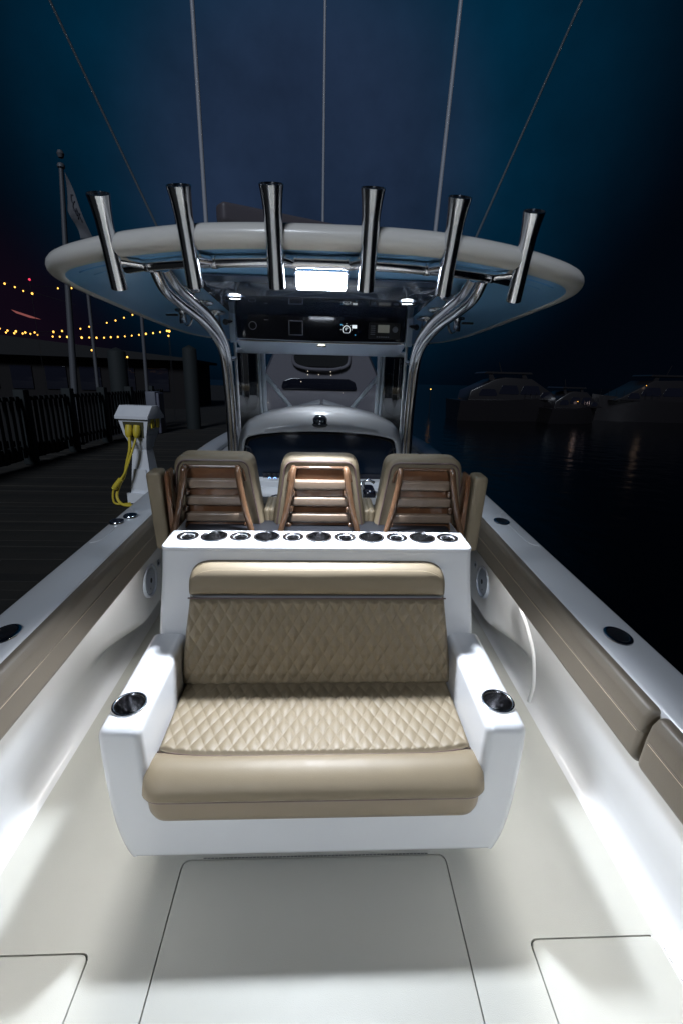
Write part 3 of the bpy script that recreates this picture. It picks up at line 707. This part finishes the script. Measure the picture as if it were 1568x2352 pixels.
for i, (x, yb, yt) in enumerate([(-.774, 1.995, 1.865), (-.456, 1.86, 1.74), (-.157, 1.80, 1.685), (.160, 1.80, 1.685), (.451, 1.86, 1.74), (.765, 1.995, 1.865)]):
    dx = .016 * (1 if x < 0 else -1) * (abs(x) > .6)
    P0 = Vector((x - dx * .6, yb, 2.150)); P1 = Vector((x + dx * .6, yt, 2.430)); d = (P1 - P0)
    L_ = d.length
    pr_ = [(.0265, .0), (.0295, .0), (.0295, L_ * .55), (.030, L_ * .74), (.034, L_ * .88), (.039, L_ - .004), (.0395, L_), (.036, L_), (.033, L_ * .9), (.0265, L_ * .7), (.0265, 0)]
    h = link('rod_holder', lathe(pr_, P0, d, 24), STEEL, fr_)
    # stub joining the holder to the rack tube
    mid = P0 + d * .33; near = min(spline(rackpts, 8), key=lambda p: (p - mid - Vector(((.05 if x < 0 else -.05) * (abs(x) > .1), 0, 0))).length)
    link('holder_stub', tube([mid, near], .016, 10), STEEL, h)
    link('stub_collar', lathe([(.0235, -.012), (.0245, -.008), (.0245, .008), (.0235, .012)], near, Vector((1, .35 * (1 if near.x > 0 else -1) * min(1, abs(near.x) * 1.6), 0)), 18), STEEL, h)

# flood light
fl = thing('flood_light', 'glaring rectangular white flood light under the rod rack', 'flood light', (0, 1.86, 2.2))
fc = Vector((0, 2.03, 2.203)); ax = Vector((0, -.66, -.75)).normalized(); qf = Vector((0, -1, 0)).rotation_difference(ax)
def ftrans(B):
    for v in B.verts: v.co = fc + qf @ v.co
    return B
link('lamp_housing', ftrans(box(-.108, .108, .0, .045, -.047, .047, .008)), GREY, fl)
link('lamp_lens', ftrans(box(-.097, .097, -.006, .0, -.040, .040)), FLOOD, fl, smooth=0)
link('lamp_bracket', tube([(0, 2.05, 2.21), (0, 2.06, 2.26)], .012, 8), STEEL, fl)
for s in (-1, 1):
    for t in (-1, 1):
        link('screw', ftrans(lathe([(.005, 0), (.004, .002), (0, .002)], (s * .1025, -.0005, t * .032), (0, -1, 0), 10)), STEEL, fl)
ld = bpy.data.lights.new('flood_beam', 'SPOT'); ld.energy = 540; ld.color = (.84, .90, 1.0); ld.spot_size = math.radians(78); ld.spot_blend = .32; ld.shadow_soft_size = .075
lo = bpy.data.objects.new('flood_beam', ld); COL.objects.link(lo); lo.parent = fl
lo.rotation_mode = 'QUATERNION'; lo.rotation_quaternion = Vector((0, 0, -1)).rotation_difference(Vector((0, -.38, -.925))); lo.location = fc + ax * .012 - Vector((0, 1.86, 2.2))

# windshield
ws = thing('windshield', 'clear wrap-around windshield between console hood and electronics box', 'windshield', (0, 3.4, 1.4))
wl = [(-.565, 3.22), (-.562, 3.45), (-.545, 3.66), (-.48, 3.80), (-.30, 3.86), (0, 3.88), (.30, 3.86), (.48, 3.80), (.545, 3.66), (.562, 3.45), (.565, 3.22)]
wp = [(p.x, p.y) for p in spline([(x, y, 0) for x, y in wl], 4)]
link('glass_pane', loft([[(x, y, 1.36) for x, y in wp], [(x, y, 1.93) for x, y in wp]], closed=False), GLASS, ws)
for s in (-1, 1):
    link('edge_trim', tube([(s * .565, 3.215, 1.28), (s * .563, 3.20, 1.97)], .010, 8), ANT, ws)
link('top_trim', tube([(x, y, 1.928) for x, y in wp], .006, 8), ANT, ws)

# small fittings under the hardtop
for s, n in ((-1, 'left'), (1, 'right')):
    t = thing('outrigger_mount', f'chrome outrigger crank mount under the {n} side of the hardtop', 'outrigger mount', (s * .86, 3.05, 2.12), 'outrigger mounts')
    link('mount_plate', lathe([(.045, -.008), (.045, .0)], (s * .84, 3.04, 2.143), (0, .1, 1), 20), BLACK, t)
    link('mount_body', lathe([(.022, -.075), (.024, -.05), (.020, -.03), (.026, -.01), (.028, 0)], (s * .84, 3.04, 2.14), (0, 0, 1), 18), STEEL, t)
    link('crank_arm', tube(spline([(s * .84, 3.04, 2.075), (s * .80, 3.0, 2.055), (s * .775, 2.98, 2.08), (s * .77, 2.98, 2.11)], 5), .007, 8), STEEL, t)
    link('crank_handle', box(*sorted((s * .86, s * .93)), 2.99, 3.02, 2.105, 2.118, .005), BLACK, t)
# antennas and outriggers
def whip(lab, a, b, r0, r1, cat='antenna', m=WHIPM, grp='whip antennas above the hardtop', name='whip_antenna'):
    P0, P1 = Vector(a), Vector(b)
    t = thing(name, lab, cat, a, grp)
    pts = [P0.lerp(P1, i / 8) + Vector((0, 0, 0)) for i in range(9)]
    link('rod', tube(pts, [r0 + (r1 - r0) * i / 8 for i in range(9)], 10), m, t)
    link('mount', lathe([(.03, -.02), (.028, .02), (.018, .05), (r0, .12)], a, (P1 - P0), 16), m, t)
whip('left white whip antenna rising from the hardtop', (-.634, 2.9, 2.215), (-.626, 2.9, 4.9), .0115, .0095)
whip('thin middle whip antenna rising behind the flood light', (.001, 3.1, 2.2), (.004, 3.1, 5.2), .0075, .0065)
whip('right white whip antenna rising from the hardtop', (.614, 2.9, 2.215), (.70, 2.9, 4.9), .0115, .0095)
whip('dim left outrigger pole slanting out of the top of the frame', (-.86, 3.45, 2.17), (-1.30, 2.30, 3.78), .007, .005, 'outrigger', OUTR, 'outrigger poles', 'outrigger_pole')
whip('dim right outrigger pole slanting out of the top of the frame', (.83, 3.45, 2.17), (1.24, 2.30, 3.88), .007, .005, 'outrigger', OUTR, 'outrigger poles', 'outrigger_pole')
rd = thing('radar_antenna', 'dim open-array radar bar lying across the hardtop behind the flood light', 'radar', (-.1, 2.6, 2.3))
arr = link('array_bar', prism(rp([(-.5, 2.445), (-.5, 2.52), (.5, 2.52), (.5, 2.445)], .02), 'Y', -.04, .04, .015, 3), mat('dull_radar_plastic', (.10, .09, .105), .5), rd)
for v in arr.data.vertices:
    w = v.co + Vector((-.1, 2.6, 2.3)); a = math.radians(33); x, y = w.x, w.y
    w.x = -.02 + x * math.cos(a) - y * math.sin(a); w.y = 2.55 + x * math.sin(a) + y * math.cos(a); v.co = w - Vector((-.1, 2.6, 2.3))
link('radar_pedestal', lathe([(.12, 0), (.10, .08), (.05, .16), (0, .165)], (-.02, 2.55, 2.28), (0, 0, 1), 20), GELW, rd)

# ------------------------------------------------------------------ trim the whole boat about its stern
for r in ROOTS_ON_BOAT:
    m = Matrix.LocRotScale(r.location, None, r.scale); r.matrix_world = TR @ m

# ================================================================== WATER, DOCK, MARINA
def sheet(name, x0, x1, y0, y1, z, m, kind='structure'):
    b = bmesh.new(); b.faces.new([b.verts.new(p) for p in ((x0, y0, z), (x1, y0, z), (x1, y1, z), (x0, y1, z))])
    o = link(name, b, m, None, smooth=0, boat=False); o['kind'] = kind; return o
WATER = mat('night_water', (.0008, .0016, .003), .16, bump=(1.6, .35, .08), spec=.3)
sheet('water', -900, 900, -900, 900, -.5, WATER)
PLANK = [mat('weathered_plank_%s' % n, c, .8, bump=(60, .4, .004), vary=(6, .6, tuple(x * .65 for x in c))) for n, c in (('a', (.020, .0185, .0155)), ('b', (.016, .015, .013)), ('c', (.024, .0215, .0175)))]
POSTM = mat('weathered_post', (.010, .015, .017), .8, bump=(20, .4, .01))
DARKW = mat('dark_wood', (.012, .014, .016), .85)
DZ = .55
dock = bpy.data.objects.new('wooden_dock', None); COL.objects.link(dock); dock['kind'] = 'structure'; dock['base'] = (0, 0, 0)
pl_me = []
for m in PLANK:
    B = box(-5.0, -1.72, -.0675, .0675, -.04, 0, .002, 1); me = bpy.data.meshes.new('plank'); B.to_mesh(me); B.free(); me.materials.append(m); pl_me.append(me)
y = -2.5; i = 0
while y < 15:
    o = bpy.data.objects.new('plank', random.choice(pl_me)); COL.objects.link(o); o.parent = dock
    o.location = (random.uniform(-.02, .02), y, DZ + random.uniform(-.0012, .0012)); o.rotation_euler = (0, random.uniform(-.002, .002), random.uniform(-.003, .003)); y += .14
B = bmesh.new(); y = 15.07
while y < 40: box(-5.0, -1.72, y - .066, y + .066, DZ - .04, DZ, bm=B); y += .14
o = link('far_planks', B, PLANK[1], dock, smooth=0); o['kind'] = 'stuff'
B = bmesh.new()
for x in (-4.9, -3.4, -1.9): box(x - .06, x + .06, -2.6, 40, DZ - .26, DZ - .045, bm=B)
link('joist', B, DARKW, dock, smooth=0)
B = bmesh.new()
for k in range(14): lathe([(.13, 0), (.13, 3)], (-1.95, -1 + 3 * k, -2.5), (0, 0, 1), 12, bm=B)
link('dock_pile', B, DARKW, dock)
# fence along the far edge
fen = thing('dock_fence', 'dim picket fence with thick posts along the far side of the dock', 'fence', (-4.7, 6, DZ), boat=False)
for k, yy in enumerate((3.2, 4.6, 5.95, 7.42, 8.77, 10.14, 11.55, 13.0)):
    link('post', box(-4.78, -4.62, yy - .08, yy + .08, DZ, DZ + 1.17, .012, 2), POSTM, fen)
for z in (.25, 1.0):
    link('rail', box(-4.74, -4.69, 2.5, 14, DZ + z, DZ + z + .06), DARKW, fen, smooth=0)
B = box(-.012, .012, -.035, .035, 0, .95); pm = bpy.data.meshes.new('picket'); B.to_mesh(pm); B.free(); pm.materials.append(mat('picket_wood', (.006, .0075, .009), .85))
for k in range(76):
    o = bpy.data.objects.new('picket', pm); COL.objects.link(o); o.parent = fen; o.location = Vector((-4.675, 2.6 + .15 * k, DZ + .12)) - Vector(fen['base'])
# shore power pedestal
PEDW = mat('white_pedestal_plastic', (.80, .82, .86), .45, vary=(8, .4, (.68, .70, .75)))
ped = thing('power_pedestal', 'white shore power pedestal with flared lantern head on the dock', 'power pedestal', (-2.05, 5.1, DZ), boat=False)
def frus(w0, d0, w1, d1, z0, z1, bm=None, cx=0, cy=0, cx1=None):
    cx1 = cx if cx1 is None else cx1
    return loft([[(cx + a * w0, cy + b_ * d0, z0) for a, b_ in ((-1, -1), (1, -1), (1, 1), (-1, 1))], [(cx1 + a * w1, cy + b_ * d1, z1) for a, b_ in ((-1, -1), (1, -1), (1, 1), (-1, 1))]], bm=bm)
def pedrot(B):
    for v in B.verts:
        x, y_ = v.co.x, v.co.y; a = math.radians(-12); v.co.x = -2.02 + x * math.cos(a) - y_ * math.sin(a); v.co.y = 5.12 + x * math.sin(a) + y_ * math.cos(a); v.co.z += DZ
    return B
link('foot', pedrot(frus(.17, .13, .17, .13, 0, .12)), PEDW, ped, smooth=30)
link('column', pedrot(bevel(frus(.135, .10, .085, .065, .12, .62), .012, 2)), PEDW, ped, smooth=30)
link('column_door', pedrot(frus(.10, .004, .075, .004, .17, .40, cy=-.098)), PEDW, ped, smooth=0)
link('head', pedrot(bevel(frus(.085, .065, .135, .12, .62, .78, bm=frus(.135, .12, .185, .135, .78, .98)), .006, 2)), PEDW, ped, smooth=30)
roof_ = bmesh.new(); pr_ = [(-.165, .96), (-.165, .99), (-.06, 1.10), (.06, 1.10), (.165, .99), (.165, .96)]
link('roof', pedrot(prism(pr_, 'X', -.198, .198, .006, 2)), PEDW, ped, smooth=30)
link('socket_recess', pedrot(loft([[(-.105, -.124, .76), (.105, -.124, .76), (.125, -.139, .93), (-.125, -.139, .93)], [(-.105, -.110, .76), (.105, -.110, .76), (.125, -.124, .93), (-.125, -.124, .93)]])), mat('olive_recess', (.07, .065, .03), .6), ped, smooth=0)
YEL = mat('yellow_rubber', (.75, .58, .05), .5, vary=(20, .5, (.5, .40, .05)))
for dx in (-.045, .05):
    link('plug', pedrot(lathe([(.0, .06), (.035, .055), (.042, .0), (.036, -.05), (.02, -.08), (0, -.09)], (dx, -.155, .84), (0, .25, 1), 14)), YEL, ped)
for dy in (-.055, .045):
    link('breaker', pedrot(box(.176, .192, dy - .028, dy + .028, .86, 1.0, .003, 1)), YEL, ped)
cord = link('power_cord', tube(spline([(-2.08, 4.93, 1.32), (-2.075, 4.90, 1.2), (-2.12, 4.90, 1.05), (-2.17, 4.92, .9), (-2.24, 4.92, .78), (-2.27, 4.9, .66), (-2.20, 4.86, .58), (-2.0, 4.8, .575), (-1.8, 4.6, .57)], 8), .016, 10), YEL, ped)
cord2 = link('power_cord', tube(spline([(-2.02, 4.95, 1.30), (-2.06, 4.9, 1.15), (-2.14, 4.88, .95), (-2.20, 4.88, .86), (-2.29, 4.88, .74), (-2.30, 4.88, .60), (-2.22, 4.9, .572), (-2.15, 4.95, .572)], 8), [.012] * 24 + [.03] * 8 + [.012] * 25, 10), YEL, ped)
# dock box, pilings, flag pole, lamp poles
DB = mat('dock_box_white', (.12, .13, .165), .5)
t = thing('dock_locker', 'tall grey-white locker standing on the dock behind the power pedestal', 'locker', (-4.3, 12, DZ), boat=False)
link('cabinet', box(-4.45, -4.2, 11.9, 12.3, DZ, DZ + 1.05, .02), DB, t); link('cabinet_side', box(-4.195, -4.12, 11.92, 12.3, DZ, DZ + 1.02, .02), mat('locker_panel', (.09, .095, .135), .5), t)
def pile(x, y, h, r, lab, grp='tall dock pilings'):
    t = thing('dock_piling', lab, 'piling', (x, y, DZ), grp, boat=False)
    link('pile_shaft', lathe([(r * 1.05, 0), (r, h), (r * .9, h + .03), (0, h + .12)], (x, y, DZ), (0, 0, 1), 14), POSTM, t)
pile(-3.63, 13.2, 2.15, .19, 'thick piling standing on the dock left of the hardtop leg')
pile(-5.3, 12.5, 2.0, .22, 'dark piling behind the fence near the flag pole')
pile(-1.4, 9.6, 2.3, .15, 'slim piling beside the bow behind the hardtop leg')
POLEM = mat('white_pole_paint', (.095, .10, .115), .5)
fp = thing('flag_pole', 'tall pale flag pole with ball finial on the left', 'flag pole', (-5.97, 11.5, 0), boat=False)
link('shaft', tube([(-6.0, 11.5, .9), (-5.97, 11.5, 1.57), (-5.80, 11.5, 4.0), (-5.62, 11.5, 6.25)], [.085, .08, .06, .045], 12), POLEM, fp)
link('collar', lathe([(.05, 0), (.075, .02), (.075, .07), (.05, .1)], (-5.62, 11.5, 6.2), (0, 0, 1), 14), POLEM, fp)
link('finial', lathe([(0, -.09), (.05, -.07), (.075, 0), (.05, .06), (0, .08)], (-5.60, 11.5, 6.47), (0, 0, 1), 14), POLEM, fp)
def flagf(u, v):
    topx = -5.56 + .43 * u; topz = 6.14 - 1.25 * u ** 1.1; bx = -5.60 + .22 * u; bz = 5.42 - .55 * u ** 1.2
    return (topx * (1 - v) + bx * v, 11.5 + .05 * math.sin(7 * u + 3 * v), topz * (1 - v) + bz * v)
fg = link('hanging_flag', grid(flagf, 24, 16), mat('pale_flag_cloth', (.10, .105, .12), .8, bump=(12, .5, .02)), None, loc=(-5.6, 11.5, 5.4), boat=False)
for p in fg.data.polygons: p.use_smooth = True
sol = fg.modifiers.new('s', 'SOLIDIFY'); sol.thickness = .004
setp(fg, 'limp pale flag with dark script lettering hanging from the tall pole', 'flag')
INK = mat('dark_script_print', (.03, .035, .05), .8)
script = [[(.30, .18), (.22, .32), (.30, .42), (.40, .30)], [(.40, .2), (.38, .42), (.46, .48), (.52, .38)], [(.50, .3), (.56, .28), (.58, .42), (.52, .46), (.50, .36)], [(.62, .16), (.62, .5)], [(.58, .3), (.72, .28)]]
for k, st_ in enumerate(script):
    pts = [Vector(flagf(u, v)) + Vector((0, -.012, 0)) for u, v in st_]
    o = link('lettering', tube(spline(pts, 5), .014, 6), INK, fg)
for nme, a, b_, r, lab in (('lamp_pole', (-7.05, 15, 1.3), (-6.99, 15, 4.33), .05, 'thin pale pole between flag pole and string lights'), ('lamp_pole', (-4.63, 12.5, 1.3), (-4.57, 12.5, 3.55), .045, 'thin pole with a tiny white tip above the dock locker')):
    t = thing(nme, lab, 'pole', a, 'thin poles along the dock', boat=False)
    link('shaft', tube([(a[0], a[1], DZ - .1), b_], r, 10), POLEM, t)
    link('pole_tip', lathe([(.0, -.04), (.03, -.02), (.035, .02), (0, .04)], b_, (0, 0, 1), 10), AMBER2, t)
# string lights
S = {'upper left': [(-8.75, 14.0, 4.33), (-8.49, 14.0, 4.25), (-8.28, 14.0, 4.16), (-8.05, 14.0, 4.1)],  # bulb positions computed from image pixels, each string at a chosen distance
 'short upper': [(-8.37, 16.0, 4.58), (-7.95, 16.0, 4.6)],
 'long level': [(-12.0, 22.0, 3.58), (-11.69, 22.0, 3.58), (-11.37, 22.0, 3.58), (-10.74, 22.0, 3.57), (-10.41, 22.0, 3.58), (-10.09, 22.0, 3.58), (-9.76, 22.0, 3.59), (-9.46, 22.0, 3.62), (-9.15, 22.0, 3.64), (-8.84, 22.0, 3.67), (-8.53, 22.0, 3.71), (-8.21, 22.0, 3.75), (-7.9, 22.0, 3.8), (-7.58, 22.0, 3.84), (-7.27, 22.0, 3.89), (-6.96, 22.0, 3.95)],
 'rising': [(-10.32, 19.0, 3.53), (-9.99, 19.0, 3.57), (-9.29, 19.0, 3.67), (-8.95, 19.0, 3.75), (-8.27, 19.0, 3.91), (-7.93, 19.0, 4.0), (-7.6, 19.0, 4.11), (-7.27, 19.0, 4.22)],
 'sagging left': [(-11.66, 18.0, 3.51), (-11.4, 18.0, 3.45), (-11.11, 18.0, 3.43), (-10.78, 18.0, 3.4), (-10.45, 18.0, 3.41)],
 'far left': [(-12.73, 20.0, 3.54), (-12.41, 20.0, 3.52), (-12.08, 20.0, 3.52), (-11.78, 20.0, 3.51), (-11.5, 20.0, 3.48)]}
B = lathe([(0, -.035), (.026, -.02), (.032, 0), (.022, .03), (0, .04)], (0, 0, 0), (0, 0, 1), 10); bulb = bpy.data.meshes.new('bulb'); B.to_mesh(bulb); B.free(); bulb.materials.append(AMBER)
SL = {'upper left': 'short string of amber bulbs highest at the left edge', 'short upper': 'pair of amber bulbs beside the flag pole under the hardtop rim', 'long level': 'long level string of small amber bulbs above the dock', 'rising': 'string of amber bulbs rising to the right under the hardtop', 'sagging left': 'sagging string of amber bulbs at the left edge', 'far left': 'low far string of amber bulbs at the left edge'}
for k, pts in S.items():
    t = thing('string_lights', SL[k], 'string lights', pts[0], 'strings of amber bulbs', boat=False)
    P0, P1 = Vector(pts[0]), Vector(pts[-1]); ext = (P1 - P0).normalized() * 1.2
    link('wire', tube(spline([P0 - ext + Vector((0, 0, .1))] + [Vector(p) + Vector((0, 0, .045)) for p in pts] + [P1 + ext + Vector((0, 0, .12))], 3), .006, 5), BLACK, t)
    for p in pts:
        o = bpy.data.objects.new('bulb', bulb); COL.objects.link(o); o.parent = t; o.location = Vector(p) - P0; sc = random.uniform(.75, 1.15) * (p[1] / 19) ; o.scale = (sc, sc, sc)
# waterfront restaurant far left: roof, wall, lit awning, table lamps
RW = mat('dark_building_wall', (.004, .003, .004), .9); RR = mat('dark_roof', (.004, .005, .007), .8)
rs = thing('waterfront_building', 'dark low waterfront building with a faint red awning at the far left', 'building', (-14, 26, .5), boat=False)
link('wall', box(-24, -7.5, 26, 32, 0, 3.0), RW, rs, smooth=0)
link('roof', prism([(-25, 3.0), (-25, 4.2), (-16.5, 3.85), (-7.2, 2.95), (-7.2, 2.8)], 'Y', 25.2, 33), RR, rs, smooth=0)
for k in range(8): link('window', box(-22 + 1.8 * k, -20.9 + 1.8 * k, 25.93, 26.02, 1.2, 2.4, .01), GLOSSK, rs)
aw = link('awning', prism([(-11.15, 4.16), (-10.55, 3.98), (-10.2, 3.87), (-10.55, 3.91), (-11.0, 4.05)], 'Y', 18, 18.1), emis('awning_light', (1, .25, .22), .22), None, boat=False, loc=(-10.7, 18, 4))
setp(aw, 'small reddish lit strip below the upper bulbs at far left', 'lit strip')
for p, m, sc, lab in (((-8.49, 18.0, 2.85), AMBER, .8, 'single amber lamp just right of the flag pole'), ((-7.57, 18.0, 2.7), AMBER, 1.1, 'leftmost amber lamp of the low cluster'), ((-7.35, 18.0, 2.7), AMBER, 1.5, 'largest amber lamp of the low cluster'), ((-7.23, 18.0, 2.64), AMBER, .8, 'rightmost amber lamp of the low cluster'), ((-5.62, 18.0, 3.58), AMBER, 1.1, 'upper amber lamp at the right end of the bulbs'), ((-5.66, 18.0, 3.42), AMBER, .8, 'lower amber lamp at the right end of the bulbs'), ((-10.35, 18.0, 5.16), RED, 1, 'tiny red lamp above the left bulbs')):
    t = thing('terrace_lamp', lab, 'lamp', (p[0], p[1], p[2]), 'small terrace lamps', boat=False)
    link('lamp_globe', lathe([(0, -.04 * sc), (.035 * sc, -.02 * sc), (.04 * sc, 0), (.03 * sc, .03 * sc), (0, .045 * sc)], p, (0, 0, 1), 10), m, t)
    link('lamp_stem', tube([(p[0], p[1], p[2] - .04), (p[0], p[1], 0.3)], .008, 6), BLACK, t)
sheet('shore_ground', -60, -5.2, 12, 120, .28, mat('dark_shore', (.008, .008, .009), .9))

# yachts
def yacht(lab, x, y, L_, h, flip, body, seedv, glow=None, decks=2):
    t = thing('motor_yacht', lab, 'yacht', (x, y, -.5), 'yachts moored across the water', boat=False)
    Z = -.5
    rings = []
    for i in range(25):
        u = i / 24; w = 1.9 * (1 - u ** 3.2) + .02; sh = Z + h * (.42 + .16 * u ** 2)
        xx = x + (u - .5) * L_ * flip
        rings.append([(xx - flip * .0, y - w, sh), (xx, y - w * .98, sh - .15), (xx - .25 * flip * u, y - w * .75, Z - .2), (xx - .25 * flip * u, y + w * .75, Z - .2), (xx, y + w * .98, sh - .15), (xx, y + w, sh)])
    link('hull', loft(rings), body, t, smooth=50)
    sx = [(-.42, .42), (-.40, .62), (-.20, .86), (-.12, .90), (.10, .88), (.22, .70), (.34, .52), (.40, .46)]
    P_ = [(x + a * L_ * flip, Z + h * b_) for a, b_ in sx]
    cab = link('cabin', prism(P_, 'Y', y - 1.35, y + 1.35, .06, 3), body, t, smooth=50)
    for a0, a1, b0, b1 in ((-.34, -.20, .52, .66), (-.17, -.02, .56, .74), (.01, .16, .56, .74), (.18, .27, .50, .62)):
        q_ = rp([(x + a0 * L_ * flip, Z + h * b0), (x + (a0 + .03) * L_ * flip, Z + h * b1), (x + a1 * L_ * flip, Z + h * b1), (x + (a1 + .03) * L_ * flip, Z + h * b0)], .12, 5)
        link('window', prism(q_, 'Y', y - 1.375, y - 1.34), GLOSSK, t, smooth=0)
    q_ = rp([(x - .30 * L_ * flip, Z + h * .97), (x + .12 * L_ * flip, Z + h * .97), (x + .10 * L_ * flip, Z + h * 1.01), (x - .27 * L_ * flip, Z + h * 1.01)], .03, 3)
    link('fly_roof', prism(q_, 'Y', y - 1.1, y + 1.1, .01, 1), body, t)
    for a in (-.24, .04):
        link('arch', prism([(x + a * L_ * flip, Z + h * .84), (x + (a + .05) * L_ * flip, Z + h * .84), (x + (a + .02) * L_ * flip, Z + h * .98), (x + (a - .01) * L_ * flip, Z + h * .98)], 'Y', y - 1.0, y - .92), body, t, smooth=0)
    link('mast', tube([(x - .1 * L_ * flip, y, Z + h), (x - .13 * L_ * flip, y, Z + h * 1.22)], .03, 6), body, t)
    rl = bmesh.new()
    for i in range(9):
        u = .55 + .05 * i; xx = x + (u - .5) * L_ * flip; w = 1.9 * (1 - u ** 3.2); tube([(xx, y - w, Z + h * (.42 + .16 * u ** 2)), (xx, y - w, Z + h * (.42 + .16 * u ** 2) + .45)], .015, 5, bm=rl)
    link('bow_rail', rl, STEEL, t)
    if glow:
        gx, gz, e, c = glow
        ld_ = bpy.data.lights.new('cabin_light', 'POINT'); ld_.energy = e; ld_.color = c; ld_.shadow_soft_size = .1
        lo_ = bpy.data.objects.new('cabin_light', ld_); COL.objects.link(lo_); lo_.parent = t; lo_.location = Vector((gx, y - 1.6, gz)) - Vector(t['base'])
        link('deck_lamp', lathe([(0, -.025), (.03, 0), (0, .025)], (gx, y - 1.45, gz + .1), (0, 0, 1), 8), AMBER, t)
    return t
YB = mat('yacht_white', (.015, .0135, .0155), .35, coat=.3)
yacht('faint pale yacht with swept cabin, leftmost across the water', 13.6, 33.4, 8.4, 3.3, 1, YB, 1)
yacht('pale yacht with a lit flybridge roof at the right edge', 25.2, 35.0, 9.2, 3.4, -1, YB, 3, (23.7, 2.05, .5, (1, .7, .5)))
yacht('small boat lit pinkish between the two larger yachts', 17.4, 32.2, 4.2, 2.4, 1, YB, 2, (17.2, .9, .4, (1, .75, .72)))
# yacht shape added ahead, standing in for the reflection in the windshield
ya = thing('motor_yacht', 'grey yacht shape added ahead in place of the reflection in the windshield', 'yacht', (0, 16, -.5), 'added shape ahead', boat=False)
YG = mat('grey_yacht_hull', (.17, .16, .185), .4, coat=.2)
prs = [(-3.0, -.4), (-2.7, .9), (-1.95, 1.75), (-1.45, 2.75), (-1.15, 3.5), (1.15, 3.5), (1.4, 2.75), (1.9, 1.75), (2.6, .9), (2.9, -.4)]
link('hull', loft([[(x * .94, 14.0, z) for x, z in prs], [(x, 14.3, z) for x, z in prs], [(x * 1.05, 22, z + .5 * (z > 1)) for x, z in prs]]), YG, ya, smooth=50)
link('windshield_band', prism(rp([(-1.22, 1.70), (-1.15, 1.93), (-.9, 2.02), (.78, 2.02), (.98, 1.93), (1.05, 1.70)], .08, 4), 'Y', 13.93, 14.02, .02, 2), GLOSSK, ya)
link('cockpit_arch', tube(spline([(-.85, 13.95, 2.9), (-.83, 13.9, 2.45), (-.5, 13.86, 2.30), (0, 13.85, 2.27), (.45, 13.86, 2.30), (.76, 13.9, 2.45), (.78, 13.95, 2.9)], 6), .05, 8), YG, ya)
link('salon_door', prism(rp([(-.82, 2.36), (-.82, 2.95), (.74, 2.95), (.74, 2.36)], .1, 4), 'Y', 13.95, 14.01), HOLE, ya)
for x_, z_ in ((-.42, 2.22), (-.42, 2.12), (.25, 2.22), (.26, 2.12), (-.1, 2.13), (-.62, 1.92), (.62, 1.62), (-1.6, 1.3)):
    link('glow_dot', lathe([(0, -.012), (.014, 0), (0, .012)], (x_, 13.9, z_), (0, 1, 0), 8), AMBER2, ya)  # small glowing dots added on the stand-in yacht
for p, lab in (((9.27, 40, 1.47), 'lone tiny shore lamp across the water right of the hardtop leg'),):
    t = thing('shore_lamp', lab, 'lamp', p, boat=False); link('lamp_globe', lathe([(0, -.06), (.07, 0), (0, .06)], p, (0, 0, 1), 8), AMBER, t); link('lamp_stem', tube([p, (p[0], p[1], -.5)], .03, 6), BLACK, t)
